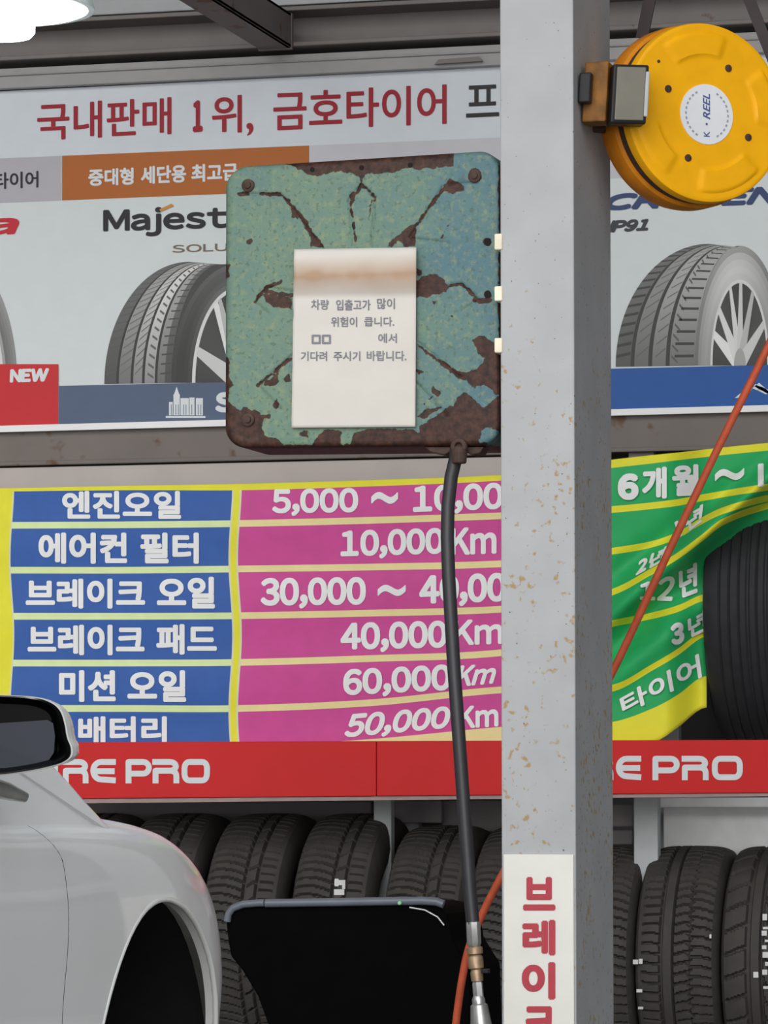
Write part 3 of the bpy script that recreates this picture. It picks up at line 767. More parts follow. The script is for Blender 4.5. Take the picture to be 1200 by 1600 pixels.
# ------------------------------------------------------------ the rusty green box
YX = 7.83
def boxpx(s, t):   # s,t in 0..1 -> pixel
    top = (353.5 + 429*s, 262.0 - 27*s); bot = (352.5 + 430*s, 700.5 - 4*s)
    return (top[0]+(bot[0]-top[0])*t, top[1]+(bot[1]-top[1])*t)
polys = [
 [(378,246),(420,250),(455,259),(470,266),(480,271),(495,276),(520,268),(545,269),(560,276),(565,284),(571,273),(590,271),(615,268),(640,262),(652,266),(665,262),(690,262),(708,258),(710,232),(378,240)],
 [(350,632),(366,636),(376,642),(385,634),(392,642),(400,640),(408,648),(422,648),(421,653),(412,655),(410,668),(414,682),(436,686),(447,700),(360,705),(350,690)],
 [(488,698),(496,682),(508,672),(524,671),(533,676),(531,698)], [(547,698),(553,676),(575,671),(650,671),(655,700)],
 [(655,666),(672,655),(688,645),(700,636),(708,634),(714,622),(724,612),(735,620),(745,630),(757,637),(768,628),(783,614),(783,676),(765,668),(752,672),(748,700),(655,702)],
 [(738,532),(748,525),(757,524),(762,532),(783,540),(783,622),(757,600),(742,606),(732,596),(712,590),(714,580),(735,582),(748,574),(758,560),(748,552)],
 [(648,440),(660,433),(672,428),(682,428),(694,438),(701,448),(696,456),(680,460),(668,465),(648,464)],
 [(606,384),(612,374),(628,364),(640,352),(652,350),(648,384),(632,386),(622,374),(612,386)],
 [(412,458),(440,462),(456,466),(455,484),(440,480),(424,478),(414,468)],
 [(350,560),(356,590),(365,602),(358,606),(357,625),(362,634),(350,636)], [(350,412),(359,414),(357,432),(350,434)],
 [(484,365),(496,370),(505,386),(486,386)], [(545,304),(555,300),(556,314),(549,318)], [(584,304),(590,308),(586,313),(576,298)],
 [(692,290),(702,280),(712,284),(722,286),(724,298),(706,302),(694,298)],
 [(410,600),(436,582),(434,600),(412,604)], [(444,590),(452,582),(455,598),(446,596)], [(455,325),(463,330),(466,342),(456,340)],
 [(742,466),(764,466),(766,472),(748,475)], [(650,578),(672,580),(654,584)], [(676,604),(690,612),(686,620),(674,612)],
 [(664,628),(676,620),(660,634)], [(652,650),(668,640),(690,636),(662,655)], [(386,376),(394,372),(396,378),(388,382)], [(466,676),(478,672),(480,682),(470,684)],
 [(426,632),(432,624),(436,632),(430,640)], [(700,492),(708,490),(708,496)], [(674,470),(682,472),(678,478)], [(652,420),(660,422),(658,430),(652,430)], [(370,302),(388,296),(390,304),(372,306)]]
segs = [((407,303),(440,304),2.5),((440,304),(470,338),2.5),((470,338),(490,372),3.5),((692,296),(650,352),2.2),((565,289),(549,312),2.0),((565,289),(584,304),2.0),
 ((398,472),(415,450),2.2),((415,450),(440,440),3),((412,455),(455,462),3),((403,603),(454,560),2.2),((654,540),(692,568),2.2),((692,568),(718,588),4),((704,446),(722,444),1.6),((722,444),(742,464),2.0),((742,468),(764,470),3),
 ((356,598),(354,560),3),((350,702),(783,698),5),((782,235),(783,700),3),((582,306),(576,345),1.0),((547,314),(556,380),1.2),((700,352),(690,372),1.0),((385,246),(700,238),4)]
circ = [(742,275,11),(388,290,9),(388,656,6),(762,378,6),(762,460,6),(715,690,14)]
ridges = [((376,303),(440,303)),((440,303),(505,390)),((700,287),(745,285)),((692,292),(640,372)),((640,372),(700,380)),((565,288),(545,312)),((565,288),(586,308)),((545,312),(552,385)),((586,308),(580,385)),
          ((400,472),(418,448)),((418,448),(458,456)),((400,474),(420,490)),((404,602),(456,556)),((404,604),(440,640)),((654,535),(720,590)),((650,598),(700,650)),((700,446),(722,443)),((722,443),(748,468)),((722,486),(748,468))]
def inpoly(p, x, y):
    c = False; j = len(p)-1
    for i in range(len(p)):
        if (p[i][1] > y) != (p[j][1] > y) and x < (p[j][0]-p[i][0])*(y-p[i][1])/(p[j][1]-p[i][1])+p[i][0]: c = not c
        j = i
    return c
pbb = [(min(q[0] for q in p)-14, max(q[0] for q in p)+14, min(q[1] for q in p)-14, max(q[1] for q in p)+14) for p in polys]
def rustf(x, y):
    best = 14.0
    for p, bb in zip(polys, pbb):
        if not (bb[0] < x < bb[1] and bb[2] < y < bb[3]): continue
        d = min(segd(x, y, *p[i-1], *p[i]) for i in range(len(p)))
        if inpoly(p, x, y): d = -d
        best = min(best, d)
    for a, b, w in segs:
        if min(a[0], b[0])-16 < x < max(a[0], b[0])+16 and min(a[1], b[1])-16 < y < max(a[1], b[1])+16: best = min(best, segd(x, y, *a, *b)-w)
    for cx, cy, r in circ: best = min(best, math.hypot(x-cx, y-cy)-r)
    return max(-14, min(14, best))
def rounddist(s, t):
    """distance (in px) inside the rounded outline"""
    W, H, rr = 430.0, 445.0, 34.0
    px, py = s*W, t*H
    dx = max(rr-px, px-(W-rr), 0); dy = max(rr-py, py-(H-rr), 0)
    if dx > 0 and dy > 0: return rr - math.hypot(dx, dy)
    return min(px, W-px, py, H-py)
def boxsurf(s, t, lift=0.0):
    W, H, rr = 430.0, 445.0, 34.0
    px, py = s*W, t*H
    cx = min(max(px, rr), W-rr); cy = min(max(py, rr), H-rr)
    ddx, ddy = px-cx, py-cy; L = math.hypot(ddx, ddy)
    if ddx != 0 and ddy != 0 and L > rr: px, py = cx+ddx/L*rr, cy+ddy/L*rr
    u, v = boxpx(px/W, py/H)
    d = max(0, rounddist(px/W, py/H)); e = 10.0
    y = YX + (0.012*(1-math.sqrt(max(0, 1-((e-d)/e)**2))) if d < e else 0)
    if d > 14:
        rd = 99
        for a, b in ridges:
            if min(a[0], b[0])-12 < u < max(a[0], b[0])+12 and min(a[1], b[1])-12 < v < max(a[1], b[1])+12: rd = min(rd, segd(u, v, *a, *b))
        y += 0.003*math.exp(-(rd/2.2)**2)
        y += 0.0012*mnoise.noise(Vector((u*.02, v*.02, 0)))
    return u, v, y
gbox = thing('reel_cabinet', 'square teal metal box with peeling rusty paint and paper notice, beside the column', 'box', P(568, 700, YX))
m = MB(); NX, NY = 215, 222; rust = []
for j in range(NY+1):
    for i in range(NX+1):
        u, v, y = boxsurf(i/NX, j/NY); m.vert(P(u, v, y)); rust.append(0.5 - rustf(u, v)/28.0)
for j in range(NY):
    for i in range(NX):
        a = j*(NX+1)+i; m.f.append([a, a+1, a+NX+2, a+NX+1]); m.m.append(0)
loop = [i for i in range(NX+1)] + [(j+1)*(NX+1)-1 for j in range(1, NY+1)] + [NY*(NX+1)+i for i in range(NX-1, -1, -1)] + [j*(NX+1) for j in range(NY-1, 0, -1)]
prev = loop
for dy in (0.02, 0.17):
    cur = []
    for k in loop:
        p = m.v[k].copy(); p.y = YX + 0.012 + dy; cur.append(m.vert(p)); rust.append(rust[k])
    n = len(loop)
    for k in range(n): m.f.append([prev[k], cur[k], cur[(k+1) % n], prev[(k+1) % n]]); m.m.append(0)
    prev = cur
m.f.append(prev); m.m.append(0)
# rust-and-paint material
mr = bpy.data.materials.new('peeling_teal_paint'); mr.use_nodes = True
nt = mr.node_tree; b = nt.nodes['Principled BSDF']
def N(t): return nt.nodes.new(t)
tc = N('ShaderNodeTexCoord'); at = N('ShaderNodeAttribute'); at.attribute_name = 'rust'
n1 = N('ShaderNodeTexNoise'); n1.inputs['Scale'].default_value = 75; n1.inputs['Detail'].default_value = 5
n2 = N('ShaderNodeTexNoise'); n2.inputs['Scale'].default_value = 62; n2.inputs['Detail'].default_value = 5; n2.inputs['Roughness'].default_value = 0.65
n3 = N('ShaderNodeTexNoise'); n3.inputs['Scale'].default_value = 7; n3.inputs['Detail'].default_value = 3
n4 = N('ShaderNodeTexNoise'); n4.inputs['Scale'].default_value = 110; n4.inputs['Detail'].default_value = 3
for n_ in (n1, n2, n3, n4): nt.links.new(tc.outputs['Object'], n_.inputs['Vector'])
ma = N('ShaderNodeMath'); ma.operation = 'MULTIPLY_ADD'; ma.inputs[1].default_value = 0.42; nt.links.new(n1.outputs['Fac'], ma.inputs[0]); nt.links.new(at.outputs['Fac'], ma.inputs[2])
rp = N('ShaderNodeValToRGB'); rp.color_ramp.elements[0].position = 0.695; rp.color_ramp.elements[1].position = 0.72; nt.links.new(ma.outputs[0], rp.inputs[0])
# paint: teal drifting to green, lime freckles, blue towards the right
sx = N('ShaderNodeSeparateXYZ'); nt.links.new(tc.outputs['Object'], sx.inputs[0])
mg = N('ShaderNodeMapRange'); mg.inputs[1].default_value = 0.02; mg.inputs[2].default_value = 0.27; nt.links.new(sx.outputs['X'], mg.inputs[0])
ad = N('ShaderNodeMath'); ad.operation = 'MULTIPLY_ADD'; ad.inputs[1].default_value = 2.2; nt.links.new(n3.outputs['Fac'], ad.inputs[0])
mg2 = N('ShaderNodeMath'); mg2.operation = 'SUBTRACT'; mg2.inputs[1].default_value = 1.0; nt.links.new(mg.outputs[0], mg2.inputs[0]); nt.links.new(mg2.outputs[0], ad.inputs[2])
cl = N('ShaderNodeClamp'); nt.links.new(ad.outputs[0], cl.inputs[0])
mx1 = N('ShaderNodeMix'); mx1.data_type = 'RGBA'; mx1.inputs[6].default_value = lin((97, 121, 106)); mx1.inputs[7].default_value = lin((76, 106, 114)); nt.links.new(cl.outputs[0], mx1.inputs[0])
r2 = N('ShaderNodeValToRGB'); r2.color_ramp.elements[0].position = 0.50; r2.color_ramp.elements[1].position = 0.66; nt.links.new(n2.outputs['Fac'], r2.inputs[0])
mf = N('ShaderNodeMath'); mf.operation = 'MULTIPLY'; mf.inputs[1].default_value = 0.62; nt.links.new(r2.outputs[0], mf.inputs[0])
mx2 = N('ShaderNodeMix'); mx2.data_type = 'RGBA'; mx2.inputs[7].default_value = lin((126, 136, 100)); nt.links.new(mf.outputs[0], mx2.inputs[0]); nt.links.new(mx1.outputs[2], mx2.inputs[6])
r4 = N('ShaderNodeValToRGB'); r4.color_ramp.elements[0].position = 0.56; r4.color_ramp.elements[1].position = 0.66; nt.links.new(n4.outputs['Fac'], r4.inputs[0])
mf4 = N('ShaderNodeMath'); mf4.operation = 'MULTIPLY'; mf4.inputs[1].default_value = 0.6; nt.links.new(r4.outputs[0], mf4.inputs[0])
mx3 = N('ShaderNodeMix'); mx3.data_type = 'RGBA'; mx3.inputs[7].default_value = lin((72, 88, 66)); nt.links.new(mf4.outputs[0], mx3.inputs[0]); nt.links.new(mx2.outputs[2], mx3.inputs[6])
rr_ = N('ShaderNodeValToRGB'); rr_.color_ramp.elements[0].position = 0.35; rr_.color_ramp.elements[0].color = lin((38, 25, 22)); rr_.color_ramp.elements[1].position = 0.72; rr_.color_ramp.elements[1].color = lin((80, 52, 42)); nt.links.new(n2.outputs['Fac'], rr_.inputs[0])
mx4 = N('ShaderNodeMix'); mx4.data_type = 'RGBA'; nt.links.new(rp.outputs[0], mx4.inputs[0]); nt.links.new(mx3.outputs[2], mx4.inputs[6]); nt.links.new(rr_.outputs[0], mx4.inputs[7])
nt.links.new(mx4.outputs[2], b.inputs['Base Color'])
b.inputs['Roughness'].default_value = 0.55; b.inputs['Specular IOR Level'].default_value = 0.25
bp = N('ShaderNodeBump'); bp.inputs['Strength'].default_value = 0.45; bp.inputs['Distance'].default_value = 0.004; bp.invert = True
nt.links.new(rp.outputs[0], bp.inputs['Height']); nt.links.new(bp.outputs[0], b.inputs['Normal'])
m.build('casing', mr, gbox, smooth=35, extra={'rust': rust})
M_rustdark = mat('rusty_bolt', (66, 50, 44), 0.6, var=0.25, scale=60)
M_hole = mat('dark_hole', (26, 22, 22), 0.8)
for (u, v) in ((388, 290), (742, 275), (388, 656)):
    c = P(u, v, YX); m = MB(); m.lathe([(0, .013), (.004, .013), (.005, .011), (.005, .007), (.009, .0065), (.010, 0)], c, (0, -1, 0), 20); m.build('screw', M_rustdark, gbox, smooth=30)
for (u, v) in ((488, 265), (565, 262), (641, 258), (762, 378), (762, 460)):
    c = P(u, v, YX); m = MB(); r = .005 if u < 700 else .0075; m.lathe([(0, r), (.0012, r), (.0012, 0)], c, (0, -1, 0), 16); m.build('rivet_hole', M_hole, gbox)
# bottom outlet lug, with the dark bracket under it
m = MB(); c = P(716, 697, YX - .012)
m.lathe([(0, .017), (.010, .017), (.013, .013), (.013, .007), (.005, .006)], c + Vector((0, .012, 0)), (0, -1, 0), 24)
m.prism([P(u, v, YX + .012) for u, v in ((662, 698), (672, 706), (694, 711), (706, 704), (726, 704), (736, 711), (750, 708), (756, 698))], (0, .05, 0))
m.lathe([(-.022, .014), (.0, .016), (.012, .012)], c + Vector((0, .008, -.012)), (0, 0, 1), 18)
m.build('hose_outlet', M_rustdark, gbox, bevel=0.003)
M_tab = mat('cream_tab', (220, 212, 190), 0.5)
for (v0, v1) in ((365, 390), (447, 470), (528, 551)):
    a = P(772, v0, YX - .034); b2 = P(784.5, v1, YX - .034); m = MB(); m.box((a.x, YX - .034, b2.z), (b2.x, YX + .004, a.z)); m.build('hinge_tab', M_tab, gbox, bevel=0.003)

# paper notice
YN = YX - .0075
notice = thing('paper_notice', 'creased white paper notice stuck on the rusty teal box', 'notice', P(552, 668, YN))
def ny(u, v):   # paper bulges at the top, lies flat below the crease at v = 462
    y = YN
    if v < 463: y -= 0.016*math.sin(PI*max(0, min(1, (463-v)/75.0)))
    else: y -= 0.003*math.sin(PI*(v-463)/206.0)
    return y + 0.0018*mnoise.noise(Vector((u*.03, v*.02, 3)))
m = MB(); q = ((459.5, 389.5), (650.5, 386.5), (649, 667), (455.5, 668.5)); NX2, NY2 = 40, 60
for j in range(NY2+1):
    for i in range(NX2+1):
        s, t = i/NX2, 1 - j/NY2
        u, v = qmap(q, s, t)
        if i == 0: u += 1.6*mnoise.noise(Vector((0, v*.05, 0)))
        m.vert(P(u, v, ny(u, v)))
for j in range(NY2):
    for i in range(NX2): a = j*(NX2+1)+i; m.f.append([a, a+1, a+NX2+2, a+NX2+1]); m.m.append(0)
mpap = mat('paper', (190, 185, 178), 0.7, var=0.03, scale=12)
nt2 = mpap.node_tree; bb2 = nt2.nodes['Principled BSDF']; basec = bb2.inputs['Base Color'].links[0].from_socket
# brown stain near the top of the sheet, crease shading painted in with it
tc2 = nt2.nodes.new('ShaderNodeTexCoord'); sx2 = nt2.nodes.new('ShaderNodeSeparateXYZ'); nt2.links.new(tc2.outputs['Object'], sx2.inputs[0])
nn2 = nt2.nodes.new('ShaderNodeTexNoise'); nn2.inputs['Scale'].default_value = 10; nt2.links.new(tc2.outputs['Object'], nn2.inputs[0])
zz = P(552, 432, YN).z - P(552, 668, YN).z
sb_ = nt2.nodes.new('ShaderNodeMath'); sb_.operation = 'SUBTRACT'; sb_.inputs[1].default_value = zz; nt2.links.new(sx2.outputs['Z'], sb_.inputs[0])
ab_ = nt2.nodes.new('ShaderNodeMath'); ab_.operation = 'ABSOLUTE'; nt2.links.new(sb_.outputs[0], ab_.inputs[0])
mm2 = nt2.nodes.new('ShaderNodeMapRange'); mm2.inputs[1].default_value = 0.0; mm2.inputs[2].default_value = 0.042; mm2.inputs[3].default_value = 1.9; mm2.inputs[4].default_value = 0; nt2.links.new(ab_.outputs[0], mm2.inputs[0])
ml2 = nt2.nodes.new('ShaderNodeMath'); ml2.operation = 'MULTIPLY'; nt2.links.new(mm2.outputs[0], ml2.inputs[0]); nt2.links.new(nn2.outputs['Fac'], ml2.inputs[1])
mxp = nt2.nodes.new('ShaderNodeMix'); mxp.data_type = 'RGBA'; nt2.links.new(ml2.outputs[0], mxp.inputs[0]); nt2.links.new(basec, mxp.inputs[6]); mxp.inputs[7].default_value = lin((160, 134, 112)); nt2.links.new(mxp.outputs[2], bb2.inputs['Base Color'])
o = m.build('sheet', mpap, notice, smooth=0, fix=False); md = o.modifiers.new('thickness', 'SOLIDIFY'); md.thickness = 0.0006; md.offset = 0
SN = lambda u, v: P(u, v, ny(u, v) - .0012)
M_pen = mat('grey_marker_ink', (112, 112, 120), 0.6)
m = MB()
for t_, q_ in (('차량', (486, 514, 468, 484)), ('입출고가', (525, 579, 468, 485)), ('많이', (589, 617, 466, 483)), ('위험이', (517, 558, 495, 511)), ('큽니다.', (569, 616, 495, 510)),
               ('에서', (591, 620, 521, 536)), ('기다려', (470, 511, 549, 564)), ('주시기', (521, 563, 549, 564)), ('바랍니다.', (573, 635, 548, 564))): 
    m = MB(); write(m, t_, q_, SN, 0.02); m.build('lettering', M_pen, notice, fix=False)
m = MB()
for u0 in (487, 503):
    for n_, poly in enumerate(stroke([(u0+1.5, 524.5), (u0+12.5, 524.5), (u0+12.5, 536), (u0+1.5, 536)], 3.4, True)): m.poly([SN(x, y) - Vector((0, 5e-5*n_, 0)) for x, y in poly])
m.build('box_marks', M_pen, notice, fix=False)

# ------------------------------------------------------------ black hose with its coupling
hose = thing('air_hose', 'black rubber hose hanging from the rusty box down to a steel coupling', 'hose', P(742, 1600, 7.86))
hp = [(714, 694), (712, 716), (705, 745), (700, 790), (699, 840), (701, 900), (705, 970), (709, 1040), (714, 1110), (719, 1180), (724, 1250), (729, 1320), (734, 1390), (739, 1444)]
m = MB(); m.tube([P(u, v, 7.845) for u, v in hp], 0.0135, 16); m.build('tube', mat('black_hose_rubber', (44, 43, 47), 0.4, var=0.1, scale=60, spec=0.5), hose, smooth=60)
def along(p, q, prof, name, material, n=20):
    a = P(*p, 7.845); b = P(*q, 7.845); m = MB(); L = (b-a).length
    m.lathe([(h*L, r) for h, r in prof], a, b-a, n); return m.build(name, material, hose, smooth=40)
along((739, 1440), (741, 1478), [(0, .0135), (.02, .0145), (.9, .0145), (1, .012)], 'ferrule', M_chrome, 8)
M_brass = mat('dirty_brass', (150, 128, 104), 0.4, metal=0.5, var=0.3, scale=50)
along((741, 1478), (746, 1534), [(0, .010), (.05, .0165), (.22, .0165), (.24, .011), (.32, .0155), (.62, .0155), (.66, .011), (.75, .013), (.98, .012), (1, .009)], 'coupler', M_brass, 12)
along((746, 1534), (748, 1562), [(0, .009), (.1, .0105), (1, .0105)], 'adapter', M_chrome, 6)
along((747, 1556), (758, 1660), [(0, .010), (.05, .013), (.12, .013), (.14, .017), (.5, .022), (1, .022)], 'nozzle_body', M_chrome, 16)
m = MB(); c = P(744, 1517, 7.845); m.box((c.x + .012, 7.835, c.z - .004), (c.x + .026, 7.855, c.z + .004)); m.build('latch', M_blackmetal, hose, bevel=0.001)

# ------------------------------------------------------------ orange hose
op_ = [(1420, 70), (1300, 322), (1200, 541), (1120, 704), (1040, 872), (957, 1050), (868, 1216), (782, 1372), (752, 1432), (733, 1480), (722, 1530), (714, 1585), (708, 1640)]
def cat(pts, n=6):
    out = []
    for i in range(len(pts)-1):
        p0 = pts[max(0, i-1)]; p1 = pts[i]; p2 = pts[i+1]; p3 = pts[min(len(pts)-1, i+2)]
        for k in range(n):
            t = k/n; out.append(tuple(.5*((2*b)+(-a+c)*t+(2*a-5*b+4*c-d)*t*t+(-a+3*b-3*c+d)*t**3) for a, b, c, d in zip(p0, p1, p2, p3)))
    return out + [pts[-1]]
m = MB(); m.tube([P(u, v, 8.55) for u, v in cat(op_)], 0.0085, 12)
tag(m.build('orange_hose', mat('orange_hose_rubber', (186, 84, 56), 0.45, var=0.12, scale=40), smooth=60), 'thin orange air hose slanting down across the green banner behind the column', 'hose')

# ------------------------------------------------------------ yellow reel
YRL = 8.05
M_yel = mat('yellow_enamel', (234, 160, 10), 0.42, var=0.05, scale=20)
M_yeld = mat('dirty_yellow_enamel', (190, 116, 16), 0.5, var=0.25, scale=16)
fc = P(1103, 176, YRL); nrm = Vector((math.sin(R_(41)), -math.cos(R_(41)), 0))
reel = thing('hose_reel', 'round yellow metal cord reel hung beside the top of the column', 'reel', fc - nrm*.1)
RR = 0.187
m = MB(); m.lathe([(-.115, .0), (-.115, RR*.9), (-.108, RR*.985), (-.095, RR), (-.062, RR), (-.054, RR*.99), (-.050, RR*.95), (-.01, RR*.94)], fc, nrm, 96); m.build('drum', M_yeld, reel, smooth=30)
m = MB(); m.lathe([(-.048, RR*.955), (-.034, RR*.965), (-.020, RR*.955)], fc, nrm, 96); m.build('seam_ring', M_rustdark, reel, smooth=30)
# front cover with embossed pads
e1 = nrm.cross(Vector((0, 0, 1))).normalized()*-1; e2 = Vector((0, 0, 1))
if e1.x < 0: e1 = -e1
def face(a, r, h=0.0): return fc + e1*(r*math.cos(R_(a))) + e2*(r*math.sin(R_(a))) + nrm*h
m = MB(); NA, NR = 144, 44; radii = [RR*.975] + [RR*.965*(1-k/NR) for k in range(NR)]
pads = [(72, 128), (192, 236), (262, 320), (352, 398)]
def padh(a, r):
    rr = r/RR; best = 0
    for a0, a1 in pads:
        for aa in (a, a+360):
            ea = min(aa-a0, a1-aa)*rr*1.2/4; er = min(rr-.60, .88-rr)/.035
            best = max(best, max(0, min(1, ea))*max(0, min(1, er)))
    return 0.004*best*best*(3-2*best)
ring0 = None
for r in radii:
    hh = 0 if r > RR*.97 else (0.006 if r > RR*.95 else 0.008)
    ring = [m.vert(face(360*k/NA, r, hh - .006 + padh(360*k/NA, r))) for k in range(NA)]
    if ring0:
        for k in range(NA): m.f.append([ring0[k], ring[k], ring[(k+1) % NA], ring0[(k+1) % NA]]); m.m.append(0)
    else:
        base = [m.vert(face(360*k/NA, r, -.022)) for k in range(NA)]
        for k in range(NA): m.f.append([base[k], ring[k], ring[(k+1) % NA], base[(k+1) % NA]]); m.m.append(0)
    ring0 = ring
c_ = m.vert(face(0, 0, .002))
for k in range(NA): m.f.append([ring0[k], c_, ring0[(k+1) % NA]]); m.m.append(0)
m.build('front_cover', M_yel, reel, smooth=30)
def reel_uv(u, v):
    d = ray(u, v); t = (fc - CAM).dot(nrm)/d.dot(nrm); return CAM + d*t
for (u, v) in ((1043, 139), (1137, 107), (1168, 215), (1074, 247), (1126, 62), (1028, 96)):
    p = reel_uv(u, v); m = MB(); r = .0075 if (u, v) not in ((1126, 62), (1028, 96)) else .003
    m.lathe([(.001, r), (.004, r), (.0045, r*.8), (.0045, 0)], p, nrm, 16); m.build('screw', M_rustdark, reel, smooth=30)
lc = reel_uv(1103, 179); M_lab = mat('silver_white_label', (206, 208, 212), 0.4, var=0.03)
m = MB(); m.lathe([(.001, .061), (.0035, .061), (.0035, 0)], lc, nrm, 64); lab = m.build('label_disc', M_lab, reel)
M_bi = mat('blue_ink', (70, 84, 132), 0.4); M_gi = mat('grey_ink', (140, 142, 150), 0.4)
def LP_(x, y, h=.0045): return lc + e1*x + e2*y + nrm*h
def disc_write(txt, cx, cy, w, h, material, rot=90, off=.01, shear=0.0):
    vs, fs = glyphs(txt, off, shear); m = MB(); ca, sa = math.cos(R_(rot)), math.sin(R_(rot))
    for x, y in vs:
        px, py = (x-.5)*w, (y-.5)*h; m.v.append(LP_(cx + px*ca - py*sa, cy + px*sa + py*ca))
    for f in fs: m.f.append(f); m.m.append(0)
    m.build('lettering', material, lab, fix=False)
disc_write('REEL', -.001, .016, .052, .016, M_bi, 90, .015, .3); disc_write('K', -.001, -.040, .011, .014, M_bi, 90, .01); disc_write('·', -.001, -.020, .005, .005, M_bi, 90, .01)
m = MB()
random.seed(5)
for k in range(30):
    a = 360*k/30
    if 70 < a < 110 or 250 < a < 290: continue
    for r_ in (.049,):
        for poly in stroke([(r_*math.cos(R_(a-3)), r_*math.sin(R_(a-3))), (r_*math.cos(R_(a+3)), r_*math.sin(R_(a+3)))], .0035): m.poly([LP_(x, y) for x, y in poly])
m.build('ring_print', M_gi, lab, fix=False)
# mounting: grey wiring box, yellow bracket, stub to the column, straps up to the roof
M_olive = mat('grey_olive_steel', (112, 110, 100), 0.5, var=0.08)
gp = reel_uv(984, 147); n2 = Vector((math.sin(R_(24)), -math.cos(R_(24)), 0)); f1 = Vector((math.cos(R_(24)), math.sin(R_(24)), 0))
def obox(mb, c, ex, ey, ez, hx, hy, hz):
    pts = [c + ex*sx*hx + ey*sy*hy + ez*sz*hz for sx, sy, sz in ((-1,-1,-1),(1,-1,-1),(1,1,-1),(-1,1,-1),(-1,-1,1),(1,-1,1),(1,1,1),(-1,1,1))]
    i0 = len(mb.v); mb.v += pts
    for f in ((3,2,1,0),(4,5,6,7),(0,1,5,4),(1,2,6,5),(2,3,7,6),(3,0,4,7)): mb.f.append([i0+k for k in f]); mb.m.append(0)
tz = Vector((.06, 0, 1)).normalized()
gc = P(984, 147, 7.865)
m = MB(); obox(m, gc + n2*-.02, f1, n2, tz, .036, .022, .059); wb = m.build('wiring_box', M_blackmetal, reel, bevel=0.004)
m = MB(); obox(m, gc + n2*.004, f1, n2, tz, .029, .003, .053); m.build('box_lid', M_olive, wb, bevel=0.002)
m = MB(); obox(m, gc + f1*.033 + n2*.003, f1, n2, tz, .004, .004, .045); m.build('lid_edge', M_lgrey, wb, bevel=0.002)
yc = P(930, 143, 7.86)
m = MB(); obox(m, yc + Vector((0, .03, 0)), Vector((1, 0, 0)), Vector((0, 1, 0)), tz, .024, .03, .060); m.build('bracket', mat('rusty_yellow_enamel', (116, 76, 28), 0.5, var=0.4, scale=30), reel, bevel=0.003)
m = MB(); c = P(915, 138, 7.845); obox(m, c, Vector((1, 0, 0)), Vector((0, 1, 0)), tz, .012, .012, .030); m.build('clamp', M_blackmetal, reel, bevel=0.003)
m = MB(); c = P(922, 200, 7.97); m.tube([c + Vector((-.03, 0, .006)), c + Vector((.06, .05, 0))], .010, 10); m.build('support_arm', M_rustdark, reel, smooth=40)
M_strap = mat('dark_strap', (58, 52, 52), 0.7)
def strap(u0, v0, u1, v1, w, Y=8.16):
    m = MB(); a = P(u0, v0, Y); b = P(u1, v1, Y); d = (b-a).normalized(); up = a + d*((5.2-a.z)/d.z)
    obox(m, (a+up)/2, d.cross(Vector((0, 1, 0))).normalized(), Vector((0, 1, 0)), d, w, .003, (up-a).length/2); m.build('strap', M_strap, reel)
strap(1003, 60, 1017, -10, .0125); strap(1212, 104, 1167, -10, .0115, 8.19)

# ------------------------------------------------------------ ceiling lamp
YL = 7.0
lc2 = P(0, 12, YL); s_ = (P(140, 12, YL) - lc2).length
lamp = thing('ceiling_lamp', 'round glowing white lamp hanging near the roof at upper left', 'lamp', lc2)
M_em = emit('lamp_glow', (0.93, 0.97, 1.0), 9.0)
m = MB(); m.lathe([(.055, .03), (.05, s_*.55), (.03, s_*.93), (.0, s_), (-.004, s_)], lc2, (0, 0, 1), 72); m.build('shade', mat('white_lamp_metal', (210, 220, 232), 0.4), lamp, smooth=40)
m = MB(); m.lathe([(.0, s_*.99), (-.006, s_*.9), (-.008, 0)], lc2, (0, 0, 1), 72); m.build('diffuser', M_em, lamp, smooth=40)
m = MB(); m.lathe([(-.006, s_*.37), (-.046, s_*.37), (-.054, s_*.33), (-.056, 0)], lc2, (0, 0, 1), 48); m.build('centre_bulb', M_em, lamp, smooth=40)
m = MB(); m.tube([lc2 + Vector((0, 0, .05)), lc2 + Vector((0, 0, 5.2 - lc2.z))], .012, 12); m.build('stem', M_blackmetal, lamp, smooth=40)

# ------------------------------------------------------------ dark panel machine in front of the tyres
YK = 8.9
pan = thing('machine_guard', 'black rounded machine panel with grey top rail in front of the tyres', 'machine', Vector((P(540, 1600, YK).x, YK + .1, 0)))
out = [(353, 1445), (355, 1432), (360, 1424), (368, 1419), (384, 1416), (520, 1413), (660, 1411), (684, 1416), (697, 1428), (703, 1444), (707, 1470), (720, 1492), (733, 1512), (736, 1600), (736, 1720), (430, 1720), (418, 1600), (402, 1556), (378, 1516), (360, 1494), (356, 1470)]
m = MB(); m.prism([P(u, v, YK) for u, v in out], (0, .30, 0)); m.build('guard_body', mat('matt_black_plastic', (8, 8, 9), 0.85, var=0.1, spec=0.04), pan, bevel=0.006)
m = MB(); m.tube([P(u, v, YK - .004) for u, v in ((355, 1440), (357, 1428), (364, 1419), (380, 1413), (405, 1411), (413, 1411))], .0085, 12); m.tube([P(u, v, YK - .004) for u, v in ((415, 1411.5), (540, 1409.5), (660, 1407.5), (682, 1409), (693, 1413))], .0095, 12)
m.build('top_rail', mat('blue_grey_rail', (104, 110, 120), 0.35, var=0.08, spec=0.5), pan, smooth=50)
m = MB(); m.tube([P(u, v, YK - .006) for u, v in ((640, 1418), (664, 1422), (684, 1433), (694, 1446))], .0025, 8); m.build('trim_line', M_chrome, pan, smooth=50)
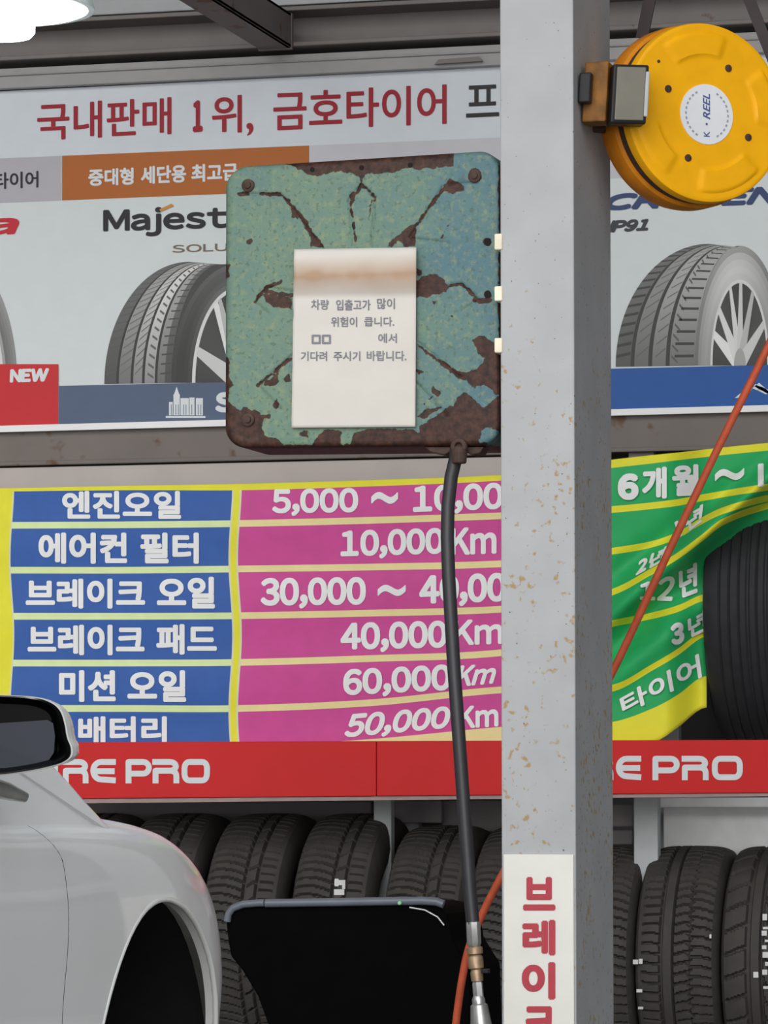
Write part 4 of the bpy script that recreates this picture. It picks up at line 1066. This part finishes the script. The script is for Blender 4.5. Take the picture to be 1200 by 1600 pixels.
m = MB(); c = P(625, 1411, YK - .016); m.lathe([(0, .005), (.006, .004), (.007, 0)], c, (0, -1, 0), 10); m.build('green_glint', mat('pale_green_glint', (150, 215, 160), 0.3), pan)  # small green glint on the rail, painted as a pale green dot
m = MB(); zt_ = P(540, 1715, YK).z; xa = P(450, 1700, YK).x; xb = P(720, 1700, YK).x; m.box((xa, YK + .02, 0), (xb, YK + .28, zt_)); m.build('pedestal', M_blackmetal, pan, bevel=0.01)

# ------------------------------------------------------------ the car (front right part, raised on a lift)
XS = -2.165; HW = 0.90; XC = XS - HW
ZT = [(4.0, 1.50), (5.6, 1.482), (6.0, 1.468), (6.3, 1.470), (6.5, 1.468), (6.7, 1.460), (6.85, 1.438), (6.98, 1.392), (7.1, 1.33), (7.35, 1.22), (7.62, 1.12)]
def lerp(tab, x):
    if x <= tab[0][0]: return tab[0][1]
    for (a, p), (b, q) in zip(tab, tab[1:]):
        if x <= b: t = (x-a)/(b-a); return p+(q-p)*t
    return tab[-1][1]
def sm(tab, x, h=.06): return (lerp(tab, x-h)+lerp(tab, x)+lerp(tab, x+h)+lerp(tab, x-h/2)+lerp(tab, x+h/2))/5
HWT = [(4.0, .885), (5.5, .895), (6.2, .90), (6.80, .90), (6.97, .893), (7.07, .875), (7.2, .81), (7.4, .68), (7.55, .50), (7.64, .25), (7.66, .04)]
def carpt(Y, j):
    """point on the section at station Y; j 0 rocker .. 1 hood centre line, right hand side"""
    hw = sm(HWT, Y, .05); zs_ = sm(ZT, Y, .08); zb = .86 if Y < 7.0 else .86 - .0*(Y-7)
    front = sstep(6.9, 7.6, Y)
    crown = .035 + .02*sstep(6.0, 6.8, Y)
    prof = [(0, .93, zb), (.08, .965, zb+.05), (.22, .985, zb+.16), (.36, .997, zb+.28), (.48, 1.0, zb + (zs_-zb)*.66), (.56, .996, zb+(zs_-zb)*.78), (.64, .984, zs_-.055), (.70, .966, zs_-.022), (.75, .935, zs_-.004), (.80, .88, zs_+.006), (.88, .60, zs_+crown*.7), (1.0, 0.0, zs_+crown)]
    k = [(p[0], p[1]) for p in prof]; z = [(p[0], p[2]) for p in prof]
    f = sm(k, j, .03) if 0.04 < j < .97 else lerp(k, j); zz_ = sm(z, j, .03) if 0.04 < j < .97 else lerp(z, j)
    return (hw*f, zz_)
M_paint = mat('silver_white_paint', (228, 233, 235), 0.30, metal=0.0, var=0.03, scale=3, spec=0.5, coat=0.6)
M_dark = mat('black_liner', (22, 21, 22), 0.8, spec=0.15)
car = thing('car', 'silver white car without front wheel, raised at lower left', 'car', (XC, 6.6, 0.0))
ARY, ARZ, ARR = 6.66, 0.962, 0.366
def gapY(z): return 6.135 + .03*sstep(1.15, 1.35, z) - .06*sstep(1.40, 1.47, z) 
def car_shell(name, Y0, Y1, jmax, side, gap0=None, gap1=None, ny=60, nj=48):
    m = MB()
    for a in range(ny+1):
        for b in range(nj+1):
            j = jmax[0] + (jmax[1]-jmax[0])*b/nj
            Ya, Yb_ = Y0, Y1
            x_, z_ = carpt(Y0 + (Y1-Y0)*a/ny, j)
            if gap0: Ya = gapY(z_) + .0012
            if gap1: Yb_ = gapY(z_) - .0012
            Y = Ya + (Yb_-Ya)*a/ny
            x_, z_ = carpt(Y, j)
            m.vert((XC + side*x_, Y, z_))
    for a in range(ny):
        for b in range(nj):
            i = a*(nj+1)+b; m.f.append([i, i+nj+1, i+nj+2, i+1]); m.m.append(0)
    return m
def cut_arch(o, side):
    bm = bmesh.new(); bmesh.ops.create_cone(bm, cap_ends=True, segments=96, radius1=ARR, radius2=ARR, depth=.6)
    me = bpy.data.meshes.new('arch_cutter'); bm.to_mesh(me); bm.free()
    c = bpy.data.objects.new('arch_cutter', me); COL.objects.link(c); c.rotation_euler = (0, PI/2, 0)
    c.location = (XC + side*HW - wloc(o).x*0, ARY, ARZ)
    md = o.modifiers.new('cut', 'BOOLEAN'); md.operation = 'DIFFERENCE'; md.object = c; md.solver = 'EXACT'
    bpy.context.view_layer.update()
    dg = bpy.context.evaluated_depsgraph_get(); nm = bpy.data.meshes.new_from_object(o.evaluated_get(dg))
    o.modifiers.clear(); o.data = nm; bpy.data.objects.remove(c)
def solid(o, th, rim=False):
    md = o.modifiers.new('thickness', 'SOLIDIFY'); md.thickness = th; md.offset = -1
    if rim: md.material_offset_rim = 1
    if rim == 2:
        bpy.context.view_layer.update()
        nm = bpy.data.meshes.new_from_object(o.evaluated_get(bpy.context.evaluated_depsgraph_get())); o.modifiers.clear(); o.data = nm
        nm.polygons.foreach_set('use_smooth', [True]*len(nm.polygons)); nm.set_sharp_from_angle(angle=R_(40))
for side in (1, -1):
    m = car_shell('fender', 6.14, 7.655, (0, 1.0), side, gap0=True, ny=96, nj=60)
    o = m.build('front_body', [M_paint, M_dark], car, smooth=0)
    solid(o, .02, True)
    cut_arch(o, side); o.data.polygons.foreach_set('use_smooth', [True]*len(o.data.polygons)); o.data.set_sharp_from_angle(angle=R_(40))
    m = car_shell('door', 4.4, 6.13, (0, .80), side, gap1=True, ny=40, nj=50)
    o = m.build('door', [M_paint, M_dark], car, smooth=0); solid(o, .02, 2)
    # window glass and pillar
    M_glass = MATS.get('tinted_glass') or mat('tinted_glass', (40, 46, 50), 0.05, spec=0.6)
    sx_ = side
    def at(x, y, z): return Vector((XC + sx_*x, y, z))
    def hx(z): return .858 - max(0, z-1.455)*.42
    pil = [(5.80, 1.42), (6.56, 1.42), (6.50, 1.452), (6.455, 1.474), (6.41, 1.502), (6.37, 1.530), (6.30, 1.572), (6.16, 1.64), (5.93, 1.75), (5.45, 1.92), (5.35, 1.90), (5.72, 1.71), (5.80, 1.64)]
    m = MB(); m.prism([at(hx(z), y, z) for y, z in pil], (-side*.06, 0, 0)); m.build('pillar', M_paint, car, bevel=.012, smooth=40)
    m = MB(); m.poly([at(hx(1.44)-.02, 5.81, 1.44), at(hx(1.64)-.02, 5.81, 1.64), at(hx(1.71)-.02, 5.70, 1.71), at(hx(1.9)-.02, 5.30, 1.90), at(.68, 4.6, 1.92), at(.86, 4.5, 1.44)]); o = m.build('side_window', M_glass, car); solid(o, .005)
m = MB(); m.poly([(XC+.80, 6.32, 1.50), (XC+.62, 5.2, 1.95), (XC-.62, 5.2, 1.95), (XC-.80, 6.32, 1.50)]); o = m.build('windshield', M_glass, car); solid(o, .006)
m = MB(); m.prism([(XC+.62, 5.2, 1.95), (XC+.66, 4.6, 1.98), (XC-.66, 4.6, 1.98), (XC-.62, 5.2, 1.95)], (0, 0, .03)); m.build('roof', M_paint, car)
# wheel arch lips and liners
for side in (1, -1):
    m = MB(); pts = []
    for k in range(41):
        a = R_(-18 + 216*k/40); y = ARY - (ARR+.004)*math.cos(a); z = ARZ + (ARR+.004)*math.sin(a)
        # find body half width at this height
        best = min(((abs(carpt(y, j/60)[1]-z), carpt(y, j/60)[0]) for j in range(0, 44)), key=lambda t: t[0])[1]
        pts.append((XC + side*(best - .003), y, z))
    m.tube(pts, .0055, 8); m.build('arch_lip', M_paint, car, smooth=60)
    m = MB(); ring = []
    for k in range(33):
        a = R_(-20 + 220*k/32); y = ARY - (ARR+.012)*math.cos(a); z = ARZ + (ARR+.012)*math.sin(a)
        ring.append((m.vert((XC + side*(HW-.045), y, z)), m.vert((XC + side*(HW-.42), y, z))))
    for (a, b_), (c, d) in zip(ring, ring[1:]): m.f.append([a, b_, d, c]); m.m.append(0)
    m.f.append([r[1] for r in ring]); m.m.append(0)
    o = m.build('wheel_liner', M_dark, car, smooth=40); solid(o, .004)
    m = MB(); hc = Vector((XC + side*(HW-.16), ARY, ARZ-.02)); m.lathe([(0, .14), (.02, .14), (.021, .08), (.05, .075), (.055, .03), (.07, .03)], hc, (side, 0, 0), 40); m.build('brake_hub', M_blackmetal, car, smooth=30)
    m = MB(); m.tube([(XC+side*(HW-.27), ARY, ARZ+.02), (XC+side*(HW-.33), ARY-.02, ARZ+.30)], [.03, .045], 12); m.build('strut', M_blackmetal, car, smooth=40)
m = MB(); m.box((XC-.85, 4.4, .84), (XC+.85, 7.2, .90)); m.build('underbody', M_dark, car)
m = MB(); m.box((XC-.46, 6.2, .90), (XC+.46, 7.1, 1.38)); m.build('engine_bay', M_dark, car)
# mirror, right hand side
mc = P(24, 1150, 5.80); 
def mirror_outline(k, n=48, grow=1.0):
    """rounded mirror outline in pixels around (-6, 1148)"""
    pts = [(-128, 1150), (-122, 1112), (-100, 1092), (-50, 1085), (10, 1086), (55, 1089), (82, 1097), (97, 1110), (104, 1130), (108, 1152), (114, 1168), (113, 1182), (100, 1192), (72, 1200), (40, 1206), (0, 1211), (-60, 1212), (-112, 1200), (-126, 1178)]
    return [((u+6)*grow-6, (v-1148)*grow+1148) for u, v in pts]
mo = [p for p in cat(mirror_outline(0) + [mirror_outline(0)[0]], 4)][:-1]
mir = thing('tmp', '', '', (0, 0, 0)); bpy.data.objects.remove(mir)
M_gloss = mat('gloss_black_plastic', (6, 6, 7), 0.22, var=0.05, spec=0.15)
m = MB(); rings = []
for (g, dy) in ((.86, -.0), (1.0, -.004), (1.0, .012), (.965, .035), (.89, .065), (.74, .095), (.45, .118), (.05, .128)):
    rings.append([m.vert(P((u+6)*g-6, (v-1148)*g+1148, 5.80) + Vector((0, dy, 0))) for u, v in mo])
for ra, rb in zip(rings, rings[1:]):
    for k in range(len(ra)): m.f.append([ra[k], rb[k], rb[(k+1) % len(ra)], ra[(k+1) % len(ra)]]); m.m.append(0 if ra is not rings[0] else 0)
m.f.append(rings[-1]); m.m.append(0)
mh = m.build('mirror_housing', M_paint, car, smooth=45)
m = MB(); rings = []
for (g, dy) in ((.985, -.006), (.95, -.012), (.80, .004), (.78, .012)):
    rings.append([m.vert(P((u+6)*g-6, (v-1148)*g+1148, 5.80) + Vector((0, dy, 0))) for u, v in mo])
for ra, rb in zip(rings, rings[1:]):
    for k in range(len(ra)): m.f.append([ra[k], rb[k], rb[(k+1) % len(ra)], ra[(k+1) % len(ra)]]); m.m.append(0)
m.f.append(rings[-1]); m.m.append(0)
m.build('mirror_bezel', M_gloss, mh, smooth=35)
M_mir = bpy.data.materials.new('mirror_glass'); M_mir.use_nodes = True
b = M_mir.node_tree.nodes['Principled BSDF']; b.inputs['Base Color'].default_value = (.075, .08, .10, 1); b.inputs['Metallic'].default_value = 1; b.inputs['Roughness'].default_value = .04
m = MB(); gpx = [(-100, 1128), (-60, 1128), (0, 1130), (45, 1127), (74, 1125), (83, 1130), (86, 1150), (84, 1176), (76, 1188), (48, 1196), (10, 1200), (-60, 1202), (-98, 1190)]
m.prism([P(u, v, 5.80) for u, v in gpx], (0, .006, 0)); m.build('mirror_glass', M_mir, mh)
m = MB(); m.prism([P(u, v, 5.83) for u, v in ((104, 1154), (110, 1156), (114, 1164), (112, 1170), (104, 1171))], (0, .03, 0)); m.build('indicator', mat('pale_lens', (226, 226, 220), 0.2), mh, bevel=0.002)
m = MB(); a = P(-20, 1226, 5.86); m.tube([P(-60, 1214, 5.86), P(-30, 1226, 5.9), P(10, 1236, 5.94), P(40, 1246, 5.97)], [.02, .018, .014, .008], 12); m.build('mirror_arm', M_chrome, mh, smooth=50)
# ------------------------------------------------------------ two post lift carrying the car (below the frame)
lift = thing('car_lift', 'low steel lift platform under the silver car', 'lift', (XC, 6.0, 0))
for s in (-1, 1):
    m = MB(); m.box((XC + s*.55 - .18, 4.6, .72), (XC + s*.55 + .18, 6.2, .84)); m.build('platform', M_steel, lift, bevel=.01)
    m = MB(); m.box((XC + s*.55 - .08, 4.9, 0), (XC + s*.55 + .08, 5.9, .72)); m.build('support', M_blackmetal, lift, bevel=.01)
